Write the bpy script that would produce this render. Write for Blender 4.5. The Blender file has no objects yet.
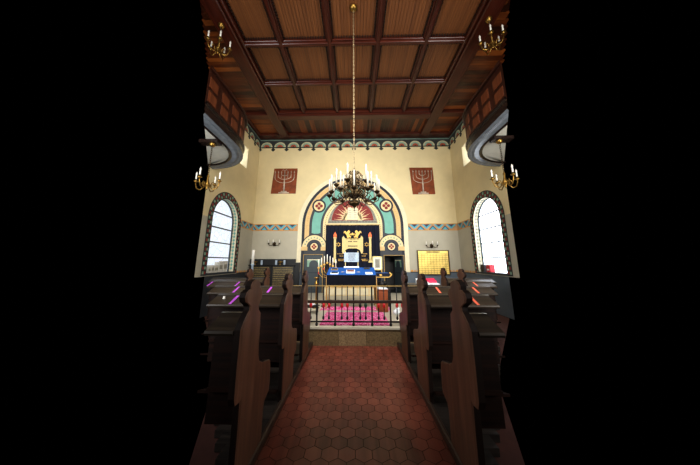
import bpy, bmesh, math, random
from math import sin, cos, pi, atan, radians, sqrt
from mathutils import Vector, Matrix
random.seed(7)
SC = bpy.context.scene
COL = SC.collection

# ------------------------------------------------------------------ materials
def lin(v):
    v /= 255.0
    return v / 12.92 if v <= 0.04045 else ((v + 0.055) / 1.055) ** 2.4
def rgb(r, g, b): return (lin(r), lin(g), lin(b), 1.0)

def base_mat(name):
    m = bpy.data.materials.new(name); m.use_nodes = True
    nt = m.node_tree; b = nt.nodes['Principled BSDF']
    return m, nt, b

def noise_color(nt, b, c1, c2, scale, detail=4, lo=0.35, hi=0.65, coord='Object', rough=0.6):
    tc = nt.nodes.new('ShaderNodeTexCoord'); mp = nt.nodes.new('ShaderNodeMapping')
    mp.inputs['Scale'].default_value = scale
    nz = nt.nodes.new('ShaderNodeTexNoise'); nz.inputs['Scale'].default_value = 1.0
    nz.inputs['Detail'].default_value = detail; nz.inputs['Roughness'].default_value = rough
    rp = nt.nodes.new('ShaderNodeValToRGB')
    rp.color_ramp.elements[0].position = lo; rp.color_ramp.elements[0].color = c1
    rp.color_ramp.elements[1].position = hi; rp.color_ramp.elements[1].color = c2
    nt.links.new(tc.outputs[coord], mp.inputs['Vector'])
    nt.links.new(mp.outputs['Vector'], nz.inputs['Vector'])
    nt.links.new(nz.outputs['Fac'], rp.inputs['Fac'])
    nt.links.new(rp.outputs['Color'], b.inputs['Base Color'])
    return nz, rp

def bump(nt, b, src, strength=0.2, dist=0.01):
    bp = nt.nodes.new('ShaderNodeBump'); bp.inputs['Strength'].default_value = strength
    bp.inputs['Distance'].default_value = dist
    nt.links.new(src, bp.inputs['Height']); nt.links.new(bp.outputs['Normal'], b.inputs['Normal'])

def plain(name, c, rough=0.6, metal=0.0, var=0.12, scale=9.0, spec=0.5):
    m, nt, b = base_mat(name)
    c1 = tuple(x * (1 - var) for x in c[:3]) + (1,); c2 = tuple(min(1, x * (1 + var)) for x in c[:3]) + (1,)
    noise_color(nt, b, c1, c2, (scale,) * 3, 3)
    b.inputs['Roughness'].default_value = rough; b.inputs['Metallic'].default_value = metal
    b.inputs['Specular IOR Level'].default_value = spec
    return m

def wood(name, c1, c2, axis, rough=0.35, stretch=1.2, fine=28.0, bmp=0.15, spec=0.5):
    m, nt, b = base_mat(name)
    s = [fine] * 3; s[axis] = stretch
    nz, rp = noise_color(nt, b, c1, c2, s, 6, 0.3, 0.7)
    b.inputs['Roughness'].default_value = rough; b.inputs['Specular IOR Level'].default_value = spec
    bump(nt, b, nz.outputs['Fac'], bmp, 0.004)
    return m

def emit(name, c, strength):
    m, nt, b = base_mat(name)
    b.inputs['Base Color'].default_value = c
    b.inputs['Emission Color'].default_value = c; b.inputs['Emission Strength'].default_value = strength
    return m

M = {}
M['cream'] = plain('cream plaster', rgb(222, 206, 164), 0.85, var=0.05, scale=1.3)
M['grey'] = plain('grey plaster', rgb(184, 178, 160), 0.85, var=0.05, scale=1.5)
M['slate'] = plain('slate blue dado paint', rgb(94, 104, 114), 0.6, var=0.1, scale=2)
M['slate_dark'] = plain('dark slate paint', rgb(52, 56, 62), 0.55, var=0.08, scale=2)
M['door_slate'] = plain('door slate green', rgb(56, 66, 70), 0.5, var=0.1, scale=3)
M['black'] = plain('soft black', rgb(14, 13, 14), 0.5)
M['ink'] = plain('navy paint', rgb(30, 36, 50), 0.6)
M['tan'] = plain('tan paint', rgb(214, 184, 132), 0.7, var=0.06)
M['ivory'] = plain('ivory paint', rgb(226, 206, 160), 0.7, var=0.05)
M['pale'] = plain('pale border paint', rgb(226, 216, 186), 0.8, var=0.04)
M['turq'] = plain('turquoise paint', rgb(122, 176, 162), 0.7, var=0.07, scale=4)
M['red'] = plain('oxblood paint', rgb(134, 48, 44), 0.7)
M['dot'] = plain('brown dot paint', rgb(134, 104, 64), 0.7)
M['greydot'] = plain('grey band paint', rgb(150, 148, 134), 0.7)
M['teal'] = plain('dark teal frieze paint', rgb(48, 52, 50), 0.7)
M['fr_light'] = plain('frieze light', rgb(190, 186, 154), 0.7)
M['fr_teal'] = plain('frieze green', rgb(132, 164, 144), 0.7)
M['fr_top'] = plain('frieze top band', rgb(104, 122, 112), 0.7)
M['fr_red'] = plain('frieze red', rgb(170, 84, 58), 0.7)
M['ochre'] = plain('ochre paint', rgb(206, 150, 76), 0.7)
M['zig_bg'] = plain('zigzag tan', rgb(190, 152, 112), 0.7)
M['zig_blue'] = plain('zigzag blue', rgb(92, 172, 190), 0.7)
M['zig_navy'] = plain('zigzag navy', rgb(72, 70, 92), 0.7)
M['white'] = plain('white wax', rgb(226, 222, 212), 0.5, var=0.03)
M['candle_wax'] = plain('ivory candle wax', rgb(184, 178, 164), 0.6, var=0.04)
M['paper'] = plain('white paper', rgb(226, 230, 234), 0.7, var=0.03)
M['ceiling_white'] = plain('white soffit plaster', rgb(214, 212, 198), 0.8, var=0.04)
M['grey_gloss'] = plain('grey gloss moulding', rgb(112, 118, 124), 0.25)
M['scroll_bronze'] = plain('worn bronze scrolls', rgb(112, 94, 66), 0.3, 0.8, var=0.3)
M['chain_metal'] = plain('pale chain metal', rgb(176, 160, 130), 0.35, 0.6, var=0.2)
M['brass'] = plain('aged brass', rgb(150, 118, 60), 0.34, 0.9, var=0.25)
M['bronze'] = plain('dark bronze', rgb(72, 56, 36), 0.32, 0.85, var=0.3)
M['iron'] = plain('wrought iron', rgb(40, 38, 38), 0.45, 0.5)
M['gold_paint'] = plain('gold thread', rgb(206, 168, 88), 0.5, 0.2, var=0.2, scale=40)
M['gold_line'] = plain('gilt line', rgb(168, 140, 84), 0.5, 0.2, var=0.1)
M['embroid'] = plain('cream gold embroidery', rgb(214, 196, 138), 0.7, var=0.1, scale=60)
M['flame'] = plain('orange flame thread', rgb(226, 112, 60), 0.6)
M['velvet'] = plain('navy velvet', rgb(9, 15, 38), 0.85, var=0.3, scale=5)
M['velvet_unlit'] = plain('unlit navy velvet', rgb(7, 9, 20), 0.85, var=0.3, scale=5, spec=0.2)  # navy darkened in the colour, since the table front is unlit
M['blue_cloth'] = plain('bright blue cloth', rgb(4, 86, 164), 0.75, var=0.12, scale=14)
M['book_brown'] = plain('red brown leather', rgb(122, 64, 46), 0.5)
M['copper'] = plain('copper sheet', rgb(136, 72, 42), 0.45, 0.35, var=0.25, scale=5)
M['silver'] = plain('silvery relief', rgb(190, 176, 160), 0.4, 0.4, var=0.2)
M['tablet_stone'] = plain('dark memorial stone', rgb(46, 42, 34), 0.35)
M['inscription'] = plain('gold inscription', rgb(150, 130, 82), 0.5, 0.2, var=0.3, scale=50)
M['plaque_gold'] = plain('gold name plates', rgb(236, 206, 116), 0.35, 0.3, var=0.2, scale=3)
M['plaque_line'] = plain('dull gold seams', rgb(128, 100, 46), 0.5, 0.2)
M['letter'] = plain('dark lettering', rgb(62, 54, 38), 0.6)
M['red_knob'] = plain('red knob', rgb(190, 28, 36), 0.4)
M['green_knob'] = plain('green knob', rgb(28, 70, 50), 0.4)
M['purple'] = plain('purple tape', rgb(196, 96, 214), 0.5, var=0.05)
M['salmon'] = plain('red tape', rgb(240, 120, 92), 0.5, var=0.05)
M['pink_red'] = plain('crimson cloth', rgb(206, 44, 84), 0.7)
M['bluegrey'] = plain('pale blue glass', rgb(160, 174, 188), 0.4)
M['stone_grey'] = plain('pale grey boxes', rgb(204, 200, 190), 0.8)
M['redbox'] = plain('red plastic', rgb(196, 40, 52), 0.5)
M['led'] = plain('lead cames', rgb(70, 76, 80), 0.6)
# woods
D1, D2 = rgb(22, 12, 8), rgb(52, 30, 18)
M['pew_back'] = wood('dark pew boards', rgb(17, 9, 6), rgb(44, 23, 15), 0, 0.6, spec=0.15)
M['pew_ledge'] = wood('glossy ledge boards', rgb(40, 33, 27), rgb(70, 58, 46), 0, 0.3, bmp=0.05)
M['pew_end'] = wood('brown pew end', rgb(68, 44, 32), rgb(112, 76, 56), 2, 0.4, 1.5, 22)
M['pew_edge'] = wood('dark pew end edges', rgb(18, 11, 8), rgb(40, 24, 17), 2, 0.6, 1.5, 22, spec=0.2)
M['podium'] = wood('worn dark podium boards', rgb(30, 26, 24), rgb(62, 54, 48), 0, 0.4)
M['curb'] = wood('dark kick rail', rgb(34, 24, 20), rgb(72, 52, 42), 1, 0.35)
M['beam_y'] = wood('mahogany beam along room', rgb(42, 15, 9), rgb(80, 32, 18), 1, 0.28)
M['beam_x'] = wood('mahogany beam across room', rgb(46, 17, 9), rgb(86, 36, 20), 0, 0.28)
M['panel'] = wood('brown reeded ceiling panel', rgb(88, 50, 24), rgb(128, 80, 42), 1, 0.5, 0.5, 34)
M['dentil'] = plain('dark dentils', rgb(38, 20, 12), 0.5)
def plank_mat(name, c1, c2, c3, axis, rough):
    m, nt, b = base_mat(name)
    tc = nt.nodes.new('ShaderNodeTexCoord'); mp = nt.nodes.new('ShaderNodeMapping')
    s = [16.0] * 3; s[axis] = 0.8; mp.inputs['Scale'].default_value = s
    nz = nt.nodes.new('ShaderNodeTexNoise'); nz.inputs['Scale'].default_value = 1.0; nz.inputs['Detail'].default_value = 6
    at = nt.nodes.new('ShaderNodeAttribute'); at.attribute_name = 'tone'
    ad = nt.nodes.new('ShaderNodeMath'); ad.operation = 'MULTIPLY_ADD'; ad.inputs[1].default_value = 0.6
    nt.links.new(nz.outputs['Fac'], ad.inputs[0]); nt.links.new(at.outputs['Fac'], ad.inputs[2])
    rp = nt.nodes.new('ShaderNodeValToRGB'); e = rp.color_ramp.elements
    e[0].position = 0.25; e[0].color = c1; e[1].position = 1.0; e[1].color = c3
    k = rp.color_ramp.elements.new(0.62); k.color = c2
    nt.links.new(tc.outputs['Object'], mp.inputs['Vector']); nt.links.new(mp.outputs['Vector'], nz.inputs['Vector'])
    nt.links.new(ad.outputs[0], rp.inputs['Fac']); nt.links.new(rp.outputs['Color'], b.inputs['Base Color'])
    b.inputs['Roughness'].default_value = rough
    return m
M['plank_x'] = plank_mat('varnished planks across', rgb(34, 13, 6), rgb(84, 38, 15), rgb(150, 84, 34), 0, 0.35)
M['plank_y'] = plank_mat('varnished planks along', rgb(32, 12, 6), rgb(78, 34, 14), rgb(140, 76, 32), 1, 0.35)
M['tile'] = plank_mat('terracotta hexagons', rgb(98, 50, 39), rgb(138, 73, 57), rgb(166, 95, 75), 1, 0.34)
M['gal_frame'] = wood('gallery mahogany', rgb(40, 17, 10), rgb(68, 32, 19), 2, 0.35)
M['gal_dark'] = wood('gallery dark moulding', rgb(26, 18, 16), rgb(50, 36, 30), 1, 0.25)
M['gal_panel'] = wood('gallery panel', rgb(86, 44, 24), rgb(120, 66, 38), 2, 0.4)
M['box_wood'] = wood('orange brown wood', rgb(112, 56, 28), rgb(150, 82, 44), 2, 0.45)
M['table_wood'] = wood('light table wood', rgb(150, 118, 66), rgb(186, 150, 92), 2, 0.45)
M['grout'] = plain('dark grout', rgb(78, 42, 33), 0.8)

def step_stone(nm='speckled tan stone', c1=rgb(94, 78, 54), c2=rgb(146, 126, 92)):
    m, nt, b = base_mat(nm)
    noise_color(nt, b, c1, c2, (60, 60, 60), 6, 0.35, 0.7)
    b.inputs['Roughness'].default_value = 0.4; return m
M['step'] = step_stone(); M['step_light'] = step_stone('lighter tan stone', rgb(118, 98, 72), rgb(168, 148, 112))
M['marble'] = plain('pale platform stone', rgb(196, 190, 172), 0.4, var=0.06, scale=3)
def rug_mat():
    m, nt, b = base_mat('magenta damask')
    tc = nt.nodes.new('ShaderNodeTexCoord'); mp = nt.nodes.new('ShaderNodeMapping'); mp.inputs['Scale'].default_value = (9, 9, 9)
    nz = nt.nodes.new('ShaderNodeTexNoise'); nz.inputs['Scale'].default_value = 2.2; nz.inputs['Detail'].default_value = 2; nz.inputs['Distortion'].default_value = 1.6
    rp = nt.nodes.new('ShaderNodeValToRGB'); e = rp.color_ramp.elements
    e[0].position = 0.47; e[0].color = rgb(206, 38, 122); e[1].position = 0.55; e[1].color = rgb(240, 164, 202)
    nt.links.new(tc.outputs['Object'], mp.inputs['Vector']); nt.links.new(mp.outputs['Vector'], nz.inputs['Vector'])
    nt.links.new(nz.outputs['Fac'], rp.inputs['Fac']); nt.links.new(rp.outputs['Color'], b.inputs['Base Color'])
    b.inputs['Roughness'].default_value = 0.95; return m
M['rug'] = rug_mat()
def pane_mat(strength):
    # frosted leaded glass with bright daylight behind it
    m, nt, b = base_mat('frosted leaded glass')
    tc = nt.nodes.new('ShaderNodeTexCoord')
    vo = nt.nodes.new('ShaderNodeTexVoronoi'); vo.feature = 'DISTANCE_TO_EDGE'; vo.inputs['Scale'].default_value = 5.0
    vc = nt.nodes.new('ShaderNodeTexVoronoi'); vc.inputs['Scale'].default_value = 5.0
    rp = nt.nodes.new('ShaderNodeValToRGB'); e = rp.color_ramp.elements
    e[0].position = 0.0; e[0].color = (0.62, 0.65, 0.70, 1); e[1].position = 0.035; e[1].color = (1, 1, 1, 1)
    mx = nt.nodes.new('ShaderNodeMix'); mx.data_type = 'RGBA'; mx.blend_type = 'MIX'
    mx.inputs[0].default_value = 0.05; mx.inputs[6].default_value = (0.86, 0.92, 1.0, 1)
    ml = nt.nodes.new('ShaderNodeMix'); ml.data_type = 'RGBA'; ml.blend_type = 'MULTIPLY'; ml.inputs[0].default_value = 1
    for v in (vo, vc): nt.links.new(tc.outputs['Object'], v.inputs['Vector'])
    nt.links.new(vo.outputs['Distance'], rp.inputs['Fac']); nt.links.new(vc.outputs['Color'], mx.inputs[7])
    nt.links.new(mx.outputs[2], ml.inputs[6]); nt.links.new(rp.outputs['Color'], ml.inputs[7])
    nt.links.new(ml.outputs[2], b.inputs['Emission Color']); b.inputs['Emission Strength'].default_value = strength
    b.inputs['Base Color'].default_value = (0.06, 0.065, 0.07, 1); b.inputs['Roughness'].default_value = 0.3
    return m
M['pane'] = pane_mat(1.0)
M['pane_bright'] = pane_mat(5.0)

# ------------------------------------------------------------------ mesh builder
class MB:
    def __init__(s): s.v = []; s.f = []; s.mi = []; s.mats = []; s.cur = 0; s.smooth = []; s.sm = False; s.tone = []; s.t = 0.0
    def use(s, key, smooth=None):
        if key not in s.mats: s.mats.append(key)
        s.cur = s.mats.index(key)
        if smooth is not None: s.sm = smooth
        return s
    def face(s, idx): s.f.append(tuple(idx)); s.mi.append(s.cur); s.smooth.append(s.sm); s.tone.append(s.t)
    def poly(s, pts):
        n = len(s.v); s.v += [tuple(p) for p in pts]; s.face(range(n, n + len(pts)))
    def box(s, x0, y0, z0, x1, y1, z1, bev=0.0):
        if x0 > x1: x0, x1 = x1, x0
        if y0 > y1: y0, y1 = y1, y0
        if z0 > z1: z0, z1 = z1, z0
        b = min(bev, (x1 - x0) / 2.2, (y1 - y0) / 2.2, (z1 - z0) / 2.2)
        if b <= 0:
            n = len(s.v)
            s.v += [(x0, y0, z0), (x1, y0, z0), (x1, y1, z0), (x0, y1, z0), (x0, y0, z1), (x1, y0, z1), (x1, y1, z1), (x0, y1, z1)]
            for q in ((3, 2, 1, 0), (4, 5, 6, 7), (0, 1, 5, 4), (1, 2, 6, 5), (2, 3, 7, 6), (3, 0, 4, 7)): s.face([n + i for i in q])
            return
        def sec(z, i):
            return [(x0 + i + 0, y0 + b, z), (x0 + b, y0 + i, z), (x1 - b, y0 + i, z), (x1 - i, y0 + b, z), (x1 - i, y1 - b, z), (x1 - b, y1 - i, z), (x0 + b, y1 - i, z), (x0 + i, y1 - b, z)]
        def sec_in(z):
            return [(x0 + b, y0 + b, z), (x0 + b, y0 + b, z), (x1 - b, y0 + b, z), (x1 - b, y0 + b, z), (x1 - b, y1 - b, z), (x1 - b, y1 - b, z), (x0 + b, y1 - b, z), (x0 + b, y1 - b, z)]
        s.loft([sec_in(z0), sec(z0 + b, 0), sec(z1 - b, 0), sec_in(z1)])
    def loft(s, rings, cap=True, closed=True):
        n = len(s.v); k = len(rings[0])
        for r in rings: s.v += [tuple(p) for p in r]
        for i in range(len(rings) - 1):
            for j in range(k if closed else k - 1):
                j2 = (j + 1) % k
                s.face([n + i * k + j, n + i * k + j2, n + (i + 1) * k + j2, n + (i + 1) * k + j])
        if cap:
            s.face([n + j for j in reversed(range(k))]); s.face([n + (len(rings) - 1) * k + j for j in range(k)])
    def lathe(s, cx, cy, prof, seg=16, cap=True):      # prof: list of (r, z)
        sm = s.sm; s.sm = True
        s.loft([[(cx + r * cos(2 * pi * j / seg), cy + r * sin(2 * pi * j / seg), z) for j in range(seg)] for r, z in prof], cap)
        s.sm = sm
    def tube(s, pts, r, seg=8, cap=True):
        pts = [Vector(p) for p in pts]; rs = r if isinstance(r, (list, tuple)) else [r] * len(pts)
        rings = []; prev = None
        for i, p in enumerate(pts):
            d = (pts[min(i + 1, len(pts) - 1)] - pts[max(i - 1, 0)]).normalized()
            if prev is None:
                a = Vector((0, 0, 1)) if abs(d.z) < 0.9 else Vector((1, 0, 0))
                u = d.cross(a).normalized()
            else:
                u = (prev - d * prev.dot(d)).normalized()
            prev = u; w = d.cross(u)
            rings.append([p + (u * cos(2 * pi * j / seg) + w * sin(2 * pi * j / seg)) * rs[i] for j in range(seg)])
        sm = s.sm; s.sm = True; s.loft(rings, cap); s.sm = sm
    def bar(s, a, b, w, h):                             # rectangular bar between two points
        a = Vector(a); b = Vector(b); d = (b - a).normalized()
        up = Vector((0, 0, 1)) if abs(d.z) < 0.95 else Vector((0, 1, 0))
        u = d.cross(up).normalized() * w / 2; v = u.normalized().cross(d).normalized() * h / 2
        s.loft([[p - u - v, p + u - v, p + u + v, p - u + v] for p in (a, b)])
    def prism(s, pts, fn, d0, d1):                      # polygon pts (a,b); fn(a,b,depth) -> xyz
        s.loft([[fn(a, b, d0) for a, b in pts], [fn(a, b, d1) for a, b in pts]])
    def ball(s, c, r, seg=10, rings=6, sq=(1, 1, 1)):
        prof = []
        rr = []
        for i in range(rings + 1):
            t = pi * i / rings
            rr.append([(c[0] + sq[0] * r * max(sin(t), 0.02) * cos(2 * pi * j / seg), c[1] + sq[1] * r * max(sin(t), 0.02) * sin(2 * pi * j / seg), c[2] - sq[2] * r * cos(t)) for j in range(seg)])
        sm = s.sm; s.sm = True; s.loft(rr); s.sm = sm
    def torus(s, c, R, r, n1=8, n2=4, ax=0, sz=1.0):
        rings = []
        for i in range(n1 + 1):
            a = 2 * pi * i / n1; ring = []
            for j in range(n2):
                b = 2 * pi * j / n2; q = R + r * cos(b)
                u, v, w = q * cos(a), q * sin(a) * sz, r * sin(b)
                ring.append((c[0] + (u if ax == 0 else w), c[1] + (w if ax == 0 else u), c[2] + v))
            rings.append(ring)
        s.loft(rings, False)
    def build(s, name, parent=None, **props):
        me = bpy.data.meshes.new(name)
        off = Vector((0, 0, 0))
        if parent is not None:
            p = parent
            while p is not None: off += p.location; p = p.parent
        me.from_pydata([tuple(Vector(v) - off) for v in s.v], [], s.f)
        for k in s.mats: me.materials.append(M[k])
        me.polygons.foreach_set('material_index', s.mi)
        me.polygons.foreach_set('use_smooth', s.smooth)
        if any(s.tone):
            at = me.attributes.new('tone', 'FLOAT', 'FACE'); at.data.foreach_set('value', s.tone)
        bm = bmesh.new(); bm.from_mesh(me); bmesh.ops.recalc_face_normals(bm, faces=bm.faces); bm.to_mesh(me); bm.free()
        me.update()
        o = bpy.data.objects.new(name, me); COL.objects.link(o)
        if parent is not None: o.parent = parent
        for k, v in props.items(): o[k] = v
        return o

def thing(name, label, cat, loc=(0, 0, 0), group=None):
    o = bpy.data.objects.new(name, None); COL.objects.link(o); o.location = loc
    o.empty_display_size = 0.1
    o['label'] = label; o['category'] = cat
    if group: o['group'] = group
    return o
def tag(o, label, cat, group=None):
    o['label'] = label; o['category'] = cat
    if group: o['group'] = group
    return o
def struct(mb, name, parent=None):
    o = mb.build(name, parent)
    if parent is None: o['kind'] = 'structure'
    return o
def arc(cx, cz, r, a0, a1, n=24):
    return [(cx + r * cos(radians(a0 + (a1 - a0) * i / n)), cz + r * sin(radians(a0 + (a1 - a0) * i / n))) for i in range(n + 1)]
def sector(r0, r1, cx, cz, a0, a1, n=24): return arc(cx, cz, r1, a0, a1, n) + arc(cx, cz, r0, a1, a0, n)

# ------------------------------------------------------------------ camera
H = 1.42; F = 228.0; TILT = radians(11.65); PX, PY = 349.5, 215.0
YAW = atan((354.5 - PX) / F * cos(TILT))
fw = Vector((-sin(YAW) * cos(TILT), cos(YAW) * cos(TILT), sin(TILT)))
rt = Vector((cos(YAW), sin(YAW), 0)); up = rt.cross(fw)
cd = bpy.data.cameras.new('camera'); cam = bpy.data.objects.new('camera', cd); COL.objects.link(cam)
cd.sensor_fit = 'HORIZONTAL'; cd.sensor_width = 36; cd.lens = F / 700 * 36
cd.shift_x = (350 - PX) / 700; cd.shift_y = -(232.5 - PY) / 700; cd.clip_start = 0.05
mw = Matrix((rt, up, -fw)).transposed().to_4x4(); mw.translation = (0, 0, H)
cam.matrix_world = mw; SC.camera = cam

# ------------------------------------------------------------------ room constants
W = 4.0; D = 8.85; ZC = 6.55
AX = -0.07                 # axis of the painted ark arch
PZ = 0.30                  # ark platform height

# ------------------------------------------------------------------ floor, platform
fl = MB().use('grout')
fl.poly([(-0.78, 1.0, -0.006), (0.78, 1.0, -0.006), (1.75, 3.2, -0.006), (4, 6.4, -0.006), (4, D, -0.006), (-4, D, -0.006), (-4, 6.4, -0.006), (-1.75, 3.2, -0.006)])
fl.use('tile')
R_ = 0.074; w_ = R_ * sqrt(3)
j = 0; y = 1.05
while y < 4.42:
    for i in range(-8, 9):
        x = i * w_ + (w_ / 2 if j % 2 else 0)
        if abs(x) > 0.79: continue
        fl.t = random.uniform(0.05, 0.3)
        pts = []
        for k in range(6):
            a = radians(30 + 60 * k); px = x + (R_ - 0.003) * cos(a); py = y + (R_ - 0.003) * sin(a)
            pts.append((max(-0.74, min(0.74, px)), min(4.31, py), 0.0))
        fl.poly(pts)
    j += 1; y += R_ * 1.5
struct(fl, 'floor')

pl = MB()
for a, b, t in ((-1.7, -0.92, 0), (-0.92, -0.28, 1), (-0.28, 0.2, 2), (0.2, 0.9, 3), (0.9, 1.7, 4)):
    pl.use('step_light' if t % 2 == 0 else 'step'); pl.box(a + 0.002, 4.31, 0, b - 0.002, 4.36, PZ - 0.03)
pl.use('marble'); pl.box(-1.7, 4.29, PZ - 0.03, 1.7, D, PZ); pl.use('step'); pl.box(-1.7, 4.36, 0, 1.7, D, PZ - 0.03)
struct(pl, 'platform')

for s, nm in ((-1, 'left'), (1, 'right')):
    pd = MB().use('podium'); pd.box(0, 0, 0, 0, 0, 0) if False else None
    for k in range(22):                     # boards of the pew podium
        y0 = 1.2 + k * 0.141
        xo = 0.80 + max(0, y0 - 1.6) * 0.62
        pd.box(s * 0.755, y0, 0.0, s * xo, y0 + 0.138, 0.055)
    struct(pd, 'podium_' + nm)
    cb = MB().use('curb'); cb.box(s * 0.72, 1.2, 0, s * 0.752, 4.29, 0.075, 0.01)
    struct(cb, 'trim_%d' % (1 if s < 0 else 2))

# ------------------------------------------------------------------ walls
def wall_strips(name, u0, u1, holes, zones, fn, fine=()):
    br = {u0, u1}
    for h in holes: br |= {h[0], h[1]}
    for a, b, n in fine: br |= {a + (b - a) * i / n for i in range(n + 1)}
    br = sorted(x for x in br if u0 <= x <= u1)
    mb = MB()
    for a, b in zip(br, br[1:]):
        if b - a < 1e-6: continue
        mid = (a + b) / 2
        hs = sorted([h for h in holes if h[0] - 1e-9 <= a and b <= h[1] + 1e-9], key=lambda h: h[2](mid))
        z0 = zones[0][0]
        for za, zb, key in zones:
            mb.use(key)
            la, lb = za, za            # lower edge at a and b
            for h in hs:
                ha, hb, ta, tb = h[2](a), h[2](b), h[3](a), h[3](b)
                if ta <= za and tb <= za: continue
                if ha >= zb: continue
                ca, cb_ = max(za, min(zb, ha)), max(za, min(zb, hb))
                if ca > la + 1e-6 or cb_ > lb + 1e-6: mb.poly([fn(a, la), fn(b, lb), fn(b, cb_), fn(a, ca)])
                la, lb = max(la, min(zb, ta)), max(lb, min(zb, tb))
            if la < zb - 1e-6 or lb < zb - 1e-6: mb.poly([fn(a, la), fn(b, lb), fn(b, zb), fn(a, zb)])
    return struct(mb, name)

# arched window on a side wall
WY, WR, WS, WZ = 6.94, 0.70, 1.12, 2.66     # centre, inner radius, sill, springing
RE = 0.20
def side_holes():
    return [(WY - WR, WY + WR, lambda u: WS, lambda u: WZ + sqrt(max(0, WR ** 2 - (u - WY) ** 2))),
            (7.40, 7.88, lambda u: 4.82, lambda u: 5.60), (5.80, 6.2, lambda u: 0.0, lambda u: 1.04)]
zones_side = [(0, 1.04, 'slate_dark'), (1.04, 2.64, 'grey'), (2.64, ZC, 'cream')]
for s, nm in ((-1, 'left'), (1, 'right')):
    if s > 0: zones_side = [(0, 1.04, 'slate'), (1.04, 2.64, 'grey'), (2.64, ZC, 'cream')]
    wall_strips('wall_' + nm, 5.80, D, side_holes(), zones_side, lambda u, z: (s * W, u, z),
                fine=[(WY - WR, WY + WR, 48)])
# back wall with the open doorway on the right of the ark
DX0, DX1, DZ = 1.13, 1.86, 1.66
wall_strips('wall_back', -W, W, [(DX0, DX1, lambda u: PZ, lambda u: DZ)],
            [(0, 1.04, 'slate'), (1.04, 2.64, 'grey'), (2.64, ZC, 'cream')], lambda u, z: (u, D, z))

# ------------------------------------------------------------------ windows
def side_window(s, n):
    X = s * W
    fr = MB()
    # reveal
    out = [(WY - WR, WS)] + arc(WY, WZ, WR, 180, 0, 40) + [(WY + WR, WS)]
    fr.use('pale')
    for (a, b), (c, d) in zip(out, out[1:]):
        fr.poly([(X, a, b), (X, c, d), (X + s * RE, c, d), (X + s * RE, a, b)])
    fr.use('slate_dark'); fr.box(X - s * 0.05, WY - WR - 0.04, WS - 0.05, X + s * RE, WY + WR + 0.04, WS)
    # painted lozenges on the reveal (jamb and arch)
    L = []
    for z in [WS + 0.1 + i * 0.115 for i in range(14)]:
        L.append(((WY + WR - 0.004, z), (0, 1))); L.append(((WY - WR + 0.004, z), (0, 1)))
    for k in range(20):
        a = radians(4.5 + 9 * k)
        L.append(((WY + (WR - 0.004) * cos(a), WZ + (WR - 0.004) * sin(a)), (-sin(a), cos(a))))
    for i, ((y, z), (ty, tz)) in enumerate(L):
        for c, e, key in ((0.075, 0.055, 'turq' if s < 0 else 'greydot'), (0.165, 0.055, 'zig_navy' if i % 2 else 'fr_teal')):
            fr.use(key); xc = X + s * c
            fr.poly([(xc - s * 0.042, y, z), (xc, y + ty * e, z + tz * e), (xc + s * 0.042, y, z), (xc, y - ty * e, z - tz * e)])
    f = struct(fr, 'window_%d' % n)
    gl = MB().use('pane' if s < 0 else 'pane_bright')
    gl.poly([(X + s * (RE - 0.01), a, b) for a, b in out]); gl.build('pane', f)
    bars = MB().use('led')
    for z in (1.55, 2.0, 2.45, 2.9):
        hw = WR if z < WZ else sqrt(WR ** 2 - (z - WZ) ** 2)
        bars.box(X + s * (RE - 0.045), WY - hw, z - 0.016, X + s * (RE - 0.015), WY + hw, z + 0.016)
    for (a, b), (c, d) in zip(out, out[1:]): bars.bar((X + s * (RE - 0.03), a, b), (X + s * (RE - 0.03), c, d), 0.05, 0.04)
    bars.build('glazing_bar', f)
    # chequered painted border around the opening
    bd = MB(); RO = 0.92; xx = X - s * 0.004
    def seg(p, q, key, off=0.0):
        bd.use(key); bd.poly([(xx - s * off, *p[0]), (xx - s * off, *p[1]), (xx - s * off, *q[1]), (xx - s * off, *q[0])])
    path = []
    for i in range(12): path.append((WS - 0.06 + i * (WZ - WS + 0.06) / 12, 'l'))
    def at(t, r):
        L0 = WZ - WS + 0.06; La = pi * 0.8
        if t < L0: return (WY + r, WS - 0.06 + t)
        if t < L0 + La:
            a = (t - L0) / 0.8; return (WY + r * cos(a), WZ + r * sin(a))
        return (WY - r, WZ - (t - L0 - La))
    T = 2 * (WZ - WS + 0.06) + pi * 0.8; n_ = 92
    for i in range(n_):
        t0, t1 = T * i / n_, T * (i + 1) / n_
        seg((at(t0, WR), at(t0, RO)), (at(t1, WR), at(t1, RO)), 'teal')
        if i % 2 == 0:
            a, b = t0 + 0.008, t1 - 0.004 + T / n_ * 0.35
            seg((at(a, 0.735), at(a, 0.805)), (at(b, 0.735), at(b, 0.805)), ('fr_teal', 'red')[i // 2 % 2], 0.003)
            seg((at(a, 0.81), at(a, 0.885)), (at(b, 0.81), at(b, 0.885)), ('red', 'fr_teal')[i // 2 % 2], 0.003)
    bd.build('painted_border', f)
    # little square window high up
    sq = MB().use('pale')
    y0, y1, z0, z1 = 7.40, 7.88, 4.82, 5.60; e = 0.34
    o4 = [(y0, z0), (y1, z0), (y1, z1), (y0, z1)]; i4 = [(y0 + 0.06, z0 + 0.1), (y1 - 0.06, z0 + 0.1), (y1 - 0.06, z1 - 0.06), (y0 + 0.06, z1 - 0.06)]
    for k in range(4):
        k2 = (k + 1) % 4
        sq.poly([(X, *o4[k]), (X, *o4[k2]), (X + s * e, *i4[k2]), (X + s * e, *i4[k])])
    q = struct(sq, 'window_%d' % (n + 2))
    pn = MB().use('pane_bright'); pn.poly([(X + s * e, a, b) for a, b in i4]); pn.build('pane', q)
side_window(-1, 1); side_window(1, 2)

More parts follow.
